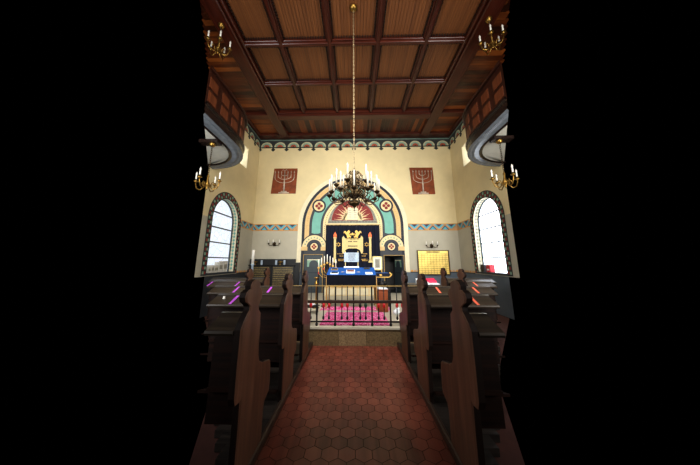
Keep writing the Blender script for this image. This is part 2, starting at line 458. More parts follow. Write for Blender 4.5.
# ------------------------------------------------------------------ painted friezes and bands
def frieze(name, u0, u1, n, fn):
    mb = MB(); p = (u1 - u0) / n
    def P(pts, off, key): mb.use(key); mb.poly([fn(a, b, off) for a, b in pts])
    def rect(a, b, c, d): return [(a, b), (c, b), (c, d), (a, d)]
    zb = 6.2
    P(rect(u0, zb - 0.03, u1, 6.50), 0.003, 'teal'); P(rect(u0, 6.49, u1, 6.55), 0.005, 'fr_top')
    P(rect(u0, zb - 0.045, u1, zb), 0.006, 'black')
    for i in range(n):
        c = u0 + (i + 0.5) * p; r = p * 0.43
        for k, (q, key) in enumerate(((1.0, 'fr_light'), (0.76, 'fr_teal'), (0.5, 'fr_red'), (0.16, 'teal'))):
            P([(a, zb + (b - zb) * 0.94) for a, b in arc(c, zb, r * q, 0, 180, 16)], 0.006 + 0.002 * k, key)
    for i in range(n + 1):
        c = u0 + i * p
        a0, a1 = max(u0, c - 0.045), min(u1, c + 0.045)
        P(rect(a0, zb - 0.12, a1, zb), 0.007, 'teal')
        P([(max(u0, c - 0.10), zb - 0.12), (c, zb - 0.20), (min(u1, c + 0.10), zb - 0.12), (min(u1, c + 0.04), zb - 0.07), (max(u0, c - 0.04), zb - 0.07)], 0.009, 'teal')
    struct(mb, name)
frieze('trim_3', -W, W, 14, lambda a, b, o: (a, D - o, b))
frieze('trim_4', 5.8, D, 6, lambda a, b, o: (-W + o, a, b))
frieze('trim_5', 5.8, D, 6, lambda a, b, o: (W - o, a, b))

def zigzag(name, u0, u1, n, fn):
    mb = MB(); p = (u1 - u0) / n; z0, z1 = 2.62, 2.89
    def P(pts, off, key): mb.use(key); mb.poly([fn(a, b, off) for a, b in pts])
    P([(u0, z0), (u1, z0), (u1, z1), (u0, z1)], 0.003, 'zig_bg')
    P([(u0, z0), (u1, z0), (u1, z0 + 0.03), (u0, z0 + 0.03)], 0.005, 'ochre')
    P([(u0, z1 - 0.03), (u1, z1 - 0.03), (u1, z1), (u0, z1)], 0.005, 'ochre')
    a, b = z0 + 0.03, z1 - 0.03; h = b - a
    for i in range(n):
        c = u0 + (i + 0.5) * p
        P([(c - p * 0.42, b), (c + p * 0.42, b), (c, a + 0.03)], 0.005, 'zig_blue')
        P([(c - p * 0.24, b), (c + p * 0.24, b), (c, a + h * 0.5)], 0.007, 'zig_navy')
        for q in (u0 + i * p,):
            l, r = max(u0, q - p * 0.34), min(u1, q + p * 0.34)
            P([(l, a), (r, a), (q, b - 0.045)], 0.006, 'zig_navy')
            l, r = max(u0, q - p * 0.24), min(u1, q + p * 0.24)
            P([(l, a), (r, a), (q, b - 0.085)], 0.008, 'zig_blue')
    struct(mb, name)
zigzag('trim_6', -W, -2.22, 4, lambda a, b, o: (a, D - o, b))
zigzag('trim_7', 2.1, W, 4, lambda a, b, o: (a, D - o, b))
zigzag('trim_8', 7.87, D, 2, lambda a, b, o: (-W + o, a, b))
zigzag('trim_9', 7.87, D, 2, lambda a, b, o: (W - o, a, b))
def dado(name, u0, u1, n, fn):
    mb = MB(); p = (u1 - u0) / n
    def P(pts, off, key): mb.use(key); mb.poly([fn(a, b, off) for a, b in pts])
    P([(u0, 1.03), (u1, 1.03), (u1, 1.065), (u0, 1.065)], 0.003, 'slate_dark')
    for i in range(n):
        c = u0 + (i + 0.5) * p
        P([(c - p * 0.45, 1.065), (c + p * 0.45, 1.065), (c + p * 0.3, 1.13), (c - p * 0.3, 1.13)], 0.004, ('ochre', 'zig_bg')[i % 2])
    struct(mb, name)
dado('trim_10', 2.1, W, 16, lambda a, b, o: (a, D - o, b))
dado('trim_11', 7.87, D, 8, lambda a, b, o: (W - o, a, b))
dado('trim_12', 7.87, D, 8, lambda a, b, o: (-W + o, a, b))

# ------------------------------------------------------------------ ceiling
XB = [-2.62, -1.76, -0.585, 0.585, 1.76, 2.62]
cl = MB().use('beam_y')
cl.poly([(-2.9, 3.1, 6.72), (2.9, 3.1, 6.72), (4.0, 5.3, 6.72), (4.0, D, 6.72), (-4.0, D, 6.72), (-4.0, 5.3, 6.72)])
ceil = struct(cl, 'ceiling')
XL = [-2.68, -1.75, -0.58, 0.58, 1.72, 2.72]
YR = [3.2, 4.53, 5.79, 7.1]
# coffer panels
for r in range(3):
    for c in range(5):
        x0, x1, y0, y1 = XL[c] + 0.075, XL[c + 1] - 0.075, YR[r] + 0.075, YR[r + 1] - 0.075
        p = MB().use('panel')
        nb = 14
        for i in range(nb):       # reeded boards with V joints
            a = x0 + (x1 - x0) * i / nb; b = x0 + (x1 - x0) * (i + 1) / nb
            p.poly([(a, y0, 6.665), (a, y1, 6.665), (a + 0.006, y1, 6.655), (a + 0.006, y0, 6.655)])
            p.poly([(a + 0.006, y0, 6.655), (b, y0, 6.655), (b, y1, 6.655), (a + 0.006, y1, 6.655)])
        p.use('dentil')
        for k in range(int((x1 - x0) / 0.062)):
            for yy in (y0 + 0.02, y1 - 0.045): p.box(x0 + 0.02 + k * 0.062, yy, 6.61, x0 + 0.05 + k * 0.062, yy + 0.026, 6.655)
        for k in range(int((y1 - y0) / 0.062)):
            for xx in (x0 + 0.012, x1 - 0.038): p.box(xx, y0 + 0.02 + k * 0.062, 6.61, xx + 0.026, y0 + 0.05 + k * 0.062, 6.655)
        p.build('coffer_panel', ceil)
def stepped_beam_y(x, w, y0, y1, zb=6.53):
    b = MB().use('beam_y')
    b.box(x - w / 2, y0, zb, x + w / 2, y1, 6.70, 0.012); b.box(x - w / 2 - 0.035, y0, zb + 0.05, x + w / 2 + 0.035, y1, 6.70, 0.01)
    b.build('beam', ceil)
def stepped_beam_x(y, w, x0, x1, zb=6.53):
    b = MB().use('beam_x')
    b.box(x0, y - w / 2, zb, x1, y + w / 2, 6.70, 0.012); b.box(x0, y - w / 2 - 0.035, zb + 0.05, x1, y + w / 2 + 0.035, 6.70, 0.01)
    b.build('beam', ceil)
for x in XL[1:-1]: stepped_beam_y(x, 0.085, 3.12, 7.12)
for y in YR[1:-1]: stepped_beam_x(y, 0.085, XL[0], XL[-1], 6.535)
for s in (-1, 1):                     # heavy frame along the room, continued to the end wall
    x = s * 2.86
    b = MB().use('beam_y'); b.box(x - 0.17, 3.1, 6.45, x + 0.17, 8.5, 6.70, 0.02); b.box(x - s * 0.17, 3.1, 6.52, x - s * 0.24, 7.1, 6.70, 0.02)
    b.box(x + s * 0.17, 3.1, 6.55, x + s * 0.21, 8.5, 6.70, 0.01)
    b.build('frame_beam', ceil)
    b = MB().use('beam_x'); b.box(s * 3.03, 7.1, 6.5, s * 3.98, 7.34, 6.70, 0.015); b.build('beam', ceil)
    pk = MB().use('plank_x')          # boards between the frame and the side wall
    y = 3.12
    while y < 8.46:
        w = random.uniform(0.12, 0.17); pk.t = random.uniform(0.02, 0.62)
        xo = min(3.98, 2.96 + max(0, (y - 3.3)) * 0.55 + 0.0)
        if not (7.0 < y < 7.36): pk.box(s * 3.03, y, 6.62, s * xo, y + w - 0.004, 6.66)
        y += w
    pk.build('side_boards', ceil)
    b = MB().use('beam_y'); b.box(s * 3.86, 5.8, 6.53, s * 3.995, D - 0.3, 6.64, 0.02); b.build('cornice', ceil)
b = MB().use('beam_x'); b.box(-2.69, 7.1, 6.45, 2.69, 7.38, 6.70, 0.02); b.box(-2.69, 7.06, 6.53, 2.69, 7.1, 6.70, 0.01); b.build('frame_beam', ceil)
b = MB().use('beam_x'); b.box(-W + 0.005, 8.46, 6.53, W - 0.005, D - 0.12, 6.70, 0.02); b.box(-W + 0.005, D - 0.12, 6.555, W - 0.005, D - 0.005, 6.7, 0.01); b.build('cornice', ceil)
pk = MB().use('plank_y'); x = -2.69
while x < 2.66:
    w = random.uniform(0.12, 0.19); pk.t = random.uniform(0.02, 0.6); pk.box(x, 7.38, 6.62, min(2.69, x + w - 0.004), 8.46, 6.66); x += w
pk.build('end_boards', ceil)
for x in (0.62,):
    b = MB().use('beam_y'); b.box(x - 0.05, 7.38, 6.57, x + 0.05, 8.46, 6.68, 0.01); b.build('beam', ceil)

# ------------------------------------------------------------------ galleries
def gallery(s, label):
    g = thing('gallery_balcony', label, 'balcony', (s * W, 4.6, 4.0))
    XF, YB, YE, RR = 2.66, 3.2, 4.62, 1.34
    def outline(off):                 # plan outline: straight front, then a quarter round into the wall
        pts = [(s * (XF - off), 3.52 + max(0.0, -off) * 1.68)]
        for i in range(15):
            a = radians(90 * i / 14)
            pts.append((s * (4.0 - (RR + off) * cos(a)), YE + (RR + off) * sin(a)))
        return pts
    def ring(mb, prof):               # sweep a (offset, z) profile along the outline
        mb.sm = False
        rows = [[(x, y, z) for x, y in outline(o)] for o, z in prof]
        n = len(rows[0])
        for r0, r1 in zip(rows, rows[1:]):
            for j in range(n - 1): mb.poly([r0[j], r0[j + 1], r1[j + 1], r1[j]])
    par = MB().use('gal_frame'); ring(par, [(-0.05, 4.22), (0, 4.22), (0, 4.95), (-0.05, 4.95)]); par.build('parapet', g)
    rail = MB().use('gal_frame'); ring(rail, [(-0.06, 4.93), (0.045, 4.93), (0.055, 4.97), (0.03, 5.0), (-0.06, 5.0), (-0.06, 4.93)]); rail.build('handrail', g)
    low = MB().use('gal_dark'); ring(low, [(0.0, 4.20), (0.035, 4.24), (0.05, 4.22), (0.05, 4.19), (0.015, 4.17), (0.015, 4.06), (0.03, 4.04), (0.03, 4.0)]); low.build('moulding', g)
    und = MB().use('grey_gloss'); ring(und, [(0.03, 4.0), (-0.02, 3.985), (-0.06, 4.0), (-0.12, 3.99), (-0.22, 3.995)]); und.build('soffit_moulding', g)
    blk = MB().use('gal_dark'); ring(blk, [(-0.22, 3.99), (-0.25, 3.975), (-0.29, 4.0)]); blk.build('soffit_bead', g)
    sf = MB().use('ceiling_white'); o = outline(-0.28)
    sf.poly([(x, y, 4.005) for x, y in o] + [(s * 3.99, 5.75, 4.005)]); sf.build('soffit', g)
    # raised square panels, two rows
    P0 = outline(0.0)
    L = [0]
    for (a, b), (c, d) in zip(P0, P0[1:]): L.append(L[-1] + math.hypot(c - a, d - b))
    def onp(t):
        for i in range(len(L) - 1):
            if t <= L[i + 1] + 1e-9:
                k = (t - L[i]) / (L[i + 1] - L[i]); (a, b), (c, d) = P0[i], P0[i + 1]
                nx, ny = (d - b), -(c - a); l = math.hypot(nx, ny); nx /= l; ny /= l
                if nx * -s < 0 and abs(nx) > abs(ny): nx, ny = -nx, -ny
                if ny < 0 and abs(ny) > abs(nx): nx, ny = -nx, -ny
                return a + (c - a) * k, b + (d - b) * k, nx, ny
        return onp(L[-1])
    t = 0.06
    while t + 0.24 < L[-1]:
        for z in (4.40, 4.69):
            pn = MB().use('gal_panel')
            def q(tt, zz, o):
                x, y, nx, ny = onp(tt); return (x + nx * o, y + ny * o, zz)
            for i in range(4):
                ta, tb = t + 0.24 * i / 4, t + 0.24 * (i + 1) / 4
                pn.poly([q(ta, z - 0.105, 0.012), q(tb, z - 0.105, 0.012), q(tb, z + 0.105, 0.012), q(ta, z + 0.105, 0.012)])
                for zz in (z - 0.105, z + 0.105): pn.poly([q(ta, zz, 0.0), q(tb, zz, 0.0), q(tb, zz, 0.012), q(ta, zz, 0.012)])
            for tt in (t, t + 0.24): pn.poly([q(tt, z - 0.105, 0), q(tt, z - 0.105, 0.012), q(tt, z + 0.105, 0.012), q(tt, z + 0.105, 0)])
            pn.build('parapet_panel', g)
        t += 0.40
    bm_ = MB().use('gal_dark'); bm_.box(s * 2.92, 4.38, 3.93, s * 3.32, 4.56, 4.0); bm_.build('soffit_beam', g)
    dk = MB().use('gal_dark'); o = outline(-0.05)
    dk.poly([(x, y, 4.25) for x, y in o] + [(s * 3.99, 5.75, 4.25)]); dk.build('deck', g)
    return g
gallery(-1, 'round-ended mahogany gallery with square panels on the left wall')
gallery(1, 'round-ended mahogany gallery with square panels on the right wall')

# ------------------------------------------------------------------ small multi-arm chandeliers
def candle_arm_lamp(label, x, y, ztop, zbody, R, arms, a0, group):
    t = thing('chandelier', label, 'chandelier', (x, y, ztop), group)
    c = MB().use('brass'); c.lathe(x, y, [(0.02, ztop - 0.07), (0.05, ztop - 0.05), (0.065, ztop - 0.01), (0.065, ztop)], 14); c.build('ceiling_canopy', t)
    c = MB().use('bronze'); z = ztop - 0.06; k = 0
    while z > zbody + 0.26:
        c.torus((x, y, z - 0.03), 0.014, 0.0045, 8, 4, k % 2, 1.9); z -= 0.045; k += 1
    c.build('chain', t)
    c = MB().use('brass'); c.lathe(x, y, [(0.005, zbody - 0.13), (0.02, zbody - 0.11), (0.012, zbody - 0.08), (0.05, zbody - 0.03), (0.055, zbody), (0.03, zbody + 0.05), (0.016, zbody + 0.12), (0.026, zbody + 0.17), (0.012, zbody + 0.2), (0.008, z)], 14); c.build('stem', t)
    for i in range(arms):
        a = radians(a0 + 360 * i / arms); dx, dy = cos(a), sin(a)
        m = MB().use('brass')
        pr = [(0.03, 0.02), (0.25 * R, -0.07), (0.55 * R, -0.13), (0.85 * R, -0.1), (R, 0.0), (R, 0.05)]
        m.tube([(x + dx * r, y + dy * r, zbody + h) for r, h in pr], 0.011, 6)
        pr2 = [(0.3 * R, -0.06), (0.38 * R, 0.02), (0.5 * R, 0.03), (0.55 * R, -0.03)]
        m.tube([(x + dx * r, y + dy * r, zbody + h) for r, h in pr2], 0.008, 6)
        o = m.build('arm', t)
        m = MB().use('brass'); m.lathe(x + dx * R, y + dy * R, [(0.01, zbody + 0.03), (0.05, zbody + 0.06), (0.02, zbody + 0.065), (0.022, zbody + 0.1)], 12); m.build('drip_cup', o)
        m = MB().use('white'); m.lathe(x + dx * R, y + dy * R, [(0.016, zbody + 0.1), (0.016, zbody + 0.17), (0.013, zbody + 0.19), (0.02, zbody + 0.225), (0.004, zbody + 0.27)], 10); m.build('candle', o)
    return t
candle_arm_lamp('brass chandelier hanging over the left gallery below the ceiling', -2.86, 3.95, 6.45, 5.84, 0.21, 5, 20, 'brass chandeliers over the galleries')
candle_arm_lamp('brass chandelier hanging over the right gallery below the ceiling', 2.86, 3.95, 6.45, 5.84, 0.21, 5, 20, 'brass chandeliers over the galleries')
candle_arm_lamp('brass chandelier with candle bulbs hanging under the left gallery', -3.07, 4.47, 3.93, 3.02, 0.25, 4, 0, 'brass chandeliers under the galleries')
candle_arm_lamp('brass candle lamp beneath the right gallery, only one arm in view', 3.07, 4.47, 3.93, 3.02, 0.25, 4, 180, 'brass chandeliers under the galleries')

# ------------------------------------------------------------------ great chandelier
CX, CY = 0.0, 3.80
ch = thing('chandelier', 'large dark bronze chandelier with two tiers of white candles on long chain', 'chandelier', (CX, CY, 6.65))
m = MB().use('brass'); m.lathe(CX, CY, [(0.012, 6.57), (0.04, 6.575), (0.075, 6.60), (0.085, 6.63), (0.07, 6.652)], 18); m.build('ceiling_canopy', ch)
m = MB().use('chain_metal'); z = 6.56; k = 0
while z > 3.06:
    m.torus((CX, CY, z - 0.03), 0.012, 0.004, 7, 4, k % 2, 2.3); z -= 0.047; k += 1
m.build('chain', ch)
m = MB().use('bronze')
m.lathe(CX, CY, [(0.004, 2.27), (0.012, 2.285), (0.006, 2.30), (0.016, 2.33), (0.03, 2.355), (0.085, 2.38), (0.1, 2.41), (0.08, 2.445), (0.03, 2.46), (0.022, 2.5), (0.045, 2.54), (0.05, 2.57), (0.025, 2.61), (0.02, 2.68), (0.04, 2.72), (0.045, 2.75), (0.02, 2.79), (0.016, 2.88), (0.032, 2.92), (0.03, 2.95), (0.012, 2.98), (0.008, 3.05)], 18)
m.build('stem', ch)
def big_arm(a, R, zc, z0):
    dx, dy = cos(a), sin(a)
    m = MB().use('bronze')
    def P(lst, r): m.tube([(CX + dx * q, CY + dy * q, zz) for q, zz in lst], r, 6)
    P([(0.03, z0), (0.10, z0 + 0.05), (0.18, z0 + 0.01), (0.25 * R / 0.43, z0 - 0.07), (R * 0.78, zc - 0.115), (R * 0.95, zc - 0.085), (R, zc - 0.03), (R, zc)], 0.0085)
    P([(R * 0.62, zc - 0.1), (R * 0.72, zc - 0.04), (R * 0.66, zc + 0.01), (R * 0.58, zc - 0.02), (R * 0.62, zc - 0.05)], 0.006)
    P([(R * 0.36, z0 - 0.01), (R * 0.42, z0 + 0.09), (R * 0.3, z0 + 0.14), (R * 0.2, z0 + 0.09), (R * 0.27, z0 + 0.05)], 0.006)
    o = m.build('arm', ch)
    c = MB().use('bronze'); x, y = CX + dx * R, CY + dy * R
    c.lathe(x, y, [(0.008, zc - 0.03), (0.03, zc - 0.015), (0.046, zc + 0.008), (0.05, zc + 0.016), (0.02, zc + 0.01), (0.02, zc + 0.04)], 14); c.build('drip_cup', o)
    c = MB().use('candle_wax'); c.lathe(x, y, [(0.0155, zc + 0.04), (0.0155, zc + 0.28), (0.011, zc + 0.295), (0.003, zc + 0.31)], 10); c.build('candle', o)
for i in range(12):
    a = radians(-75 + 30 * i); dx, dy = cos(a), sin(a)
    m = MB().use('scroll_bronze')
    for lst in ([(0.02, 2.92), (0.09, 2.97), (0.15, 2.90), (0.13, 2.80), (0.07, 2.78), (0.05, 2.84), (0.09, 2.88)], [(0.04, 2.62), (0.13, 2.70), (0.2, 2.64), (0.19, 2.55), (0.13, 2.52), (0.10, 2.58), (0.14, 2.61)], [(0.13, 2.80), (0.18, 2.74), (0.16, 2.66)]):
        m.tube([(CX + dx * q, CY + dy * q, zz) for q, zz in lst], 0.0085, 6)
    m.build('scroll', ch)
for i in range(12): big_arm(radians(-90 + 30 * i), 0.43, 2.54, 2.50)
for i in range(6): big_arm(radians(-110 + 60 * i), 0.31, 2.715, 2.70)

# ------------------------------------------------------------------ painted ark portal
pt = thing('ark_arch', 'large painted arch with turquoise bands and sunburst around the ark', 'arch', (AX, D, PZ))
def PF(off): return lambda a, b: (AX + a, D - off, b)
def flat(mb, pts, off, key): mb.use(key); mb.poly([(AX + a, D - off, b) for a, b in pts])
def quad(a, b, c, d): return [(a, b), (c, b), (c, d), (a, d)]
SZ = 2.82
def slab(mb, pts, o0, o1, key): mb.use(key); mb.prism(pts, lambda a, b, d: (AX + a, D - d, b), o0, o1)
m = MB()
# background slate field, cut around the open doorway
flat(m, arc(0, SZ, 1.97, 0, 180, 48), 0.010, 'slate_dark')
flat(m, quad(-1.97, PZ, 1.05, SZ), 0.010, 'slate_dark')
dxa, dxb = DX0 - AX, DX1 - AX
flat(m, quad(1.05, PZ, dxa, SZ), 0.010, 'slate_dark'); flat(m, quad(dxa, DZ, 1.97, SZ), 0.010, 'slate_dark'); flat(m, quad(dxb, PZ, 1.97, DZ), 0.010, 'slate_dark')
m.build('field', pt)
m = MB()
flat(m, sector(1.97, 2.15, 0, SZ, 0, 180, 48), 0.012, 'pale')
flat(m, quad(-2.15, 1.40, -1.97, SZ), 0.012, 'pale'); flat(m, quad(1.97, 1.06, 2.15, SZ), 0.012, 'pale'); m.build('outer_border', pt)
m = MB()
flat(m, sector(1.88, 1.985, 0, SZ, 0, 180, 48), 0.014, 'ink'); flat(m, quad(-1.985, 1.0, -1.88, SZ), 0.014, 'ink'); flat(m, quad(1.88, 1.0, 1.985, SZ), 0.014, 'ink')
flat(m, sector(1.70, 1.88, 0, SZ, 0, 180, 48), 0.016, 'tan')
for s in (-1, 1): flat(m, quad(*sorted((s * 1.70, s * 1.88))[:1], 1.98, sorted((s * 1.70, s * 1.88))[1], SZ), 0.016, 'tan')
for i in range(61):
    a = radians(3 * i); r = 1.79
    c = (r * cos(a), SZ + r * sin(a)); flat(m, arc(c[0], c[1], 0.016, 0, 360, 6)[:-1], 0.018, 'ochre')
m.build('tan_band', pt)
m = MB()
flat(m, sector(1.255, 1.60, 0, SZ, 0, 180, 48), 0.018, 'turq')
for s in (-1, 1): flat(m, [(s * 1.60, SZ), (s * 1.60, 2.53), (s * 1.5, 2.50), (s * 1.36, 2.50), (s * 1.255, 2.53), (s * 1.255, SZ)], 0.018, 'turq')
m.build('turquoise_band', pt)
m = MB()
flat(m, sector(0.98, 1.165, 0, SZ, 0, 180, 48), 0.016, 'ivory')
for s in (-1, 1):
    a, b = sorted((s * 1.165, s * 1.03)); flat(m, quad(a, 1.98, b, SZ), 0.016, 'ivory')
for i in range(46):
    a = radians(2 + 4 * i); r = 1.07
    if a < pi: flat(m, arc(r * cos(a), SZ + r * sin(a), 0.018, 0, 360, 6)[:-1], 0.018, 'dot')
for s in (-1, 1):
    for k in range(11): flat(m, arc(s * 1.098, 2.05 + k * 0.073, 0.016, 0, 360, 6)[:-1], 0.018, 'dot')
m.build('dotted_band', pt)
m = MB()
TZ = 3.02
flat(m, quad(-1.03, SZ - 0.02, 1.03, SZ + 0.09), 0.020, 'ivory')
flat(m, sector(0.84, 0.95, 0, TZ - 0.1, 6, 174, 40), 0.020, 'greydot')
flat(m, quad(-0.95, TZ - 0.11, 0.95, TZ), 0.021, 'greydot')
for k in range(32): flat(m, quad(-0.92 + k * 0.0585, TZ - 0.08, -0.895 + k * 0.0585, TZ - 0.03), 0.023, 'ink')
for k in range(46):
    a = radians(8 + 164 * k / 45); flat(m, arc(0.895 * cos(a), TZ - 0.1 + 0.895 * sin(a), 0.017, 0, 360, 5)[:-1], 0.023, 'ink')
flat(m, arc(0, TZ, 0.82, 0, 180, 40), 0.024, 'red')
for k in range(31):                      # wavy sun rays
    a = radians(3 + 174 * k / 30); L = (0.76, 0.52, 0.64)[k % 3]; wv = 0.03 * (1 if k % 2 else -1)
    c0, s0 = cos(a), sin(a); cz = TZ + 0.02
    def rp(r, o): return (r * c0 - o * s0, max(TZ, cz + r * s0 + o * c0))
    flat(m, [rp(0.22, -0.04), rp(0.36, -0.026 + wv), rp(0.5 * L + 0.12, -0.016 - wv * 0.6), rp(L, 0.0), rp(0.5 * L + 0.12, 0.012 - wv * 0.6), rp(0.36, 0.026 + wv), rp(0.22, 0.04)], 0.026, 'ivory')
flat(m, arc(0, TZ + 0.02, 0.30, 0, 180, 20), 0.028, 'ivory')
m.build('sunburst', pt)
m = MB()
for sx in (-1, 1):
    flat(m, quad(*((-0.2, TZ + 0.03, -0.005, TZ + 0.44) if sx < 0 else (0.005, TZ + 0.03, 0.2, TZ + 0.44))), 0.032, 'pale')
    flat(m, arc(sx * 0.1025, TZ + 0.44, 0.0975, 0, 180, 12), 0.032, 'pale')
    for r in range(5): flat(m, quad(sx * 0.1025 - 0.06, TZ + 0.09 + r * 0.075, sx * 0.1025 + 0.06, TZ + 0.11 + r * 0.075), 0.034, 'greydot')
m.build('stone_tablets', pt)
def medallion(a, b, R):
    m = MB(); k = R / 0.235
    flat(m, arc(a, b, R, 0, 360, 28)[:-1], 0.030, 'ink'); flat(m, arc(a, b, R * 0.76, 0, 360, 28)[:-1], 0.033, 'ivory')
    for q in range(4):
        c, s_ = cos(radians(90 * q)), sin(radians(90 * q))
        pp = [(0.015, 0.0), (0.06, 0.055), (0.115, 0.045), (0.13, 0), (0.115, -0.045), (0.06, -0.055)]
        flat(m, [(a + k * (x * c - y * s_), b + k * (x * s_ + y * c)) for x, y in pp], 0.036, 'red')
    m.build('medallion', pt)
for s in (-1, 1): medallion(s * 1.335, 3.61, 0.275)
for s in (-1, 1): medallion(s * 1.485, 2.0, 0.185)
for s in (-1, 1):                        # small arches over the doors
    m = MB(); c = s * 1.485; z = 1.98
    flat(m, arc(c, z, 0.50, 0, 180, 28), 0.024, 'ink'); flat(m, arc(c, z, 0.465, 0, 180, 28), 0.026, 'ivory'); flat(m, arc(c, z, 0.29, 0, 180, 24), 0.028, 'slate_dark')
    for k in range(9):
        a = radians(18 + 18 * k); r = 0.37; x, y = c + r * cos(a), z + r * sin(a); u, v = cos(a) * 0.045, sin(a) * 0.045
        flat(m, [(x + u, y + v), (x - v * 0.8 - u * 0.6, y + u * 0.8 - v * 0.6), (x + v * 0.8 - u * 0.6, y - u * 0.8 - v * 0.6)], 0.030, 'fr_teal')
    for q in (-1, 1): slab(m, quad(c + q * 0.378 - 0.12, z - 0.13, c + q * 0.378 + 0.12, z + 0.02), 0.01, 0.045, 'tan')
    m.build('small_arch', pt)

# doors beside the ark
def door_leaf(mb, fn, w, h):            # fn(u, z, off)
    def P(pts, off, key): mb.use(key); mb.poly([fn(a, b, off) for a, b in pts])
    P(quad(0, 0, w, h), 0.012, 'door_slate')
    P(quad(0.08, h - 0.42, w - 0.08, h - 0.14), 0.016, 'fr_teal')
    P([(0.08, h - 0.14), (w - 0.08, h - 0.14), (w - 0.08, h - 0.17), (0.08, h - 0.17)], 0.018, 'pale')
    P(quad(0.16, h - 0.45, w - 0.16, h - 0.34), 0.019, 'door_slate'); P(arc(w / 2, h - 0.34, (w - 0.32) / 2, 0, 180, 14), 0.020, 'door_slate')
    P(quad(0.1, 0.12, w - 0.1, h - 0.62), 0.016, 'ink'); P(quad(0.125, 0.145, w - 0.125, h - 0.645), 0.018, 'door_slate')
d1 = MB(); door_leaf(d1, lambda a, b, o: (-1.88 + a, D - 0.012 - o, PZ + b), 0.66, 1.36)
d1.use('gold_line')
for x in (-1.955, -1.215): d1.box(x, D - 0.045, PZ, x + 0.02, D - 0.013, 1.70)
d1.box(-1.955, D - 0.045, 1.69, -1.195, D - 0.013, 1.71)
struct(d1, 'door_1')
h_ = MB().use('brass'); h_.tube([(-1.29, D - 0.03, 0.95), (-1.29, D - 0.08, 0.95), (-1.37, D - 0.08, 0.95)], 0.01, 6)
h_.build('door_handle', bpy.data.objects['door_1'])
d2 = MB().use('black')  # recess sides coloured black to stand in for the interior's shade
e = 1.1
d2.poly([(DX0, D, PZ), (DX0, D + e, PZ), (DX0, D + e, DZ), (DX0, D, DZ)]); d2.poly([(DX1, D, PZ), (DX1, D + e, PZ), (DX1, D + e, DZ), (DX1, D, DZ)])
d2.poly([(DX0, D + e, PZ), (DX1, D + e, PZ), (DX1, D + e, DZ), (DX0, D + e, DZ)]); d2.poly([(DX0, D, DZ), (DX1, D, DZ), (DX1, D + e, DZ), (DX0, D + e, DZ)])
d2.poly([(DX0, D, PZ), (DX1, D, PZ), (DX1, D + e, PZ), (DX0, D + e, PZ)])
d2.use('gold_line')
for x in (DX0 - 0.02, DX1): d2.box(x, D - 0.045, PZ, x + 0.02, D - 0.013, DZ + 0.02)
d2.box(DX0, D - 0.045, DZ, DX1, D - 0.013, DZ + 0.02)
struct(d2, 'door_2')
lf = MB(); ca, sa = cos(radians(72)), sin(radians(72))
door_leaf(lf, lambda a, b, o: (DX1 - 0.03 - a * ca - o * sa, D + 0.03 + a * sa - o * ca, PZ + b), 0.66, 1.34)
lf.build('door_leaf', bpy.data.objects['door_2'])

# ------------------------------------------------------------------ ark curtain
cu = thing('ark_curtain', 'dark navy velvet ark curtain with gold embroidery inside the arch', 'curtain', (AX, 8.70, PZ))
m = MB().use('velvet', True); n = 110
def cy(x): return 8.72 + 0.022 * sin(x * 41) + 0.012 * sin(x * 17 + 1)
rows = [[(AX + x, cy(x) - (0.02 if z < 2.7 else 0.0), z) for x in [-1.03 + 2.06 * i / n for i in range(n + 1)]] for z in (0.58, 1.5, 2.7, 2.81)]
for r0, r1 in zip(rows, rows[1:]):
    for i in range(n): m.poly([r0[i], r0[i + 1], r1[i + 1], r1[i]])
cloth = m.build('velvet_cloth', cu)
m = MB().use('gold_line'); m.tube([(AX - 1.03, 8.71, 2.825), (AX + 1.03, 8.71, 2.825)], 0.014, 8); m.build('curtain_rod', cu)
EY = 8.655
def emb(pts, key, d0=0.0, d1=0.014, mb=None): mb.use(key); mb.prism(pts, lambda a, b, d: (AX + a, EY - d, b), d0, d1)
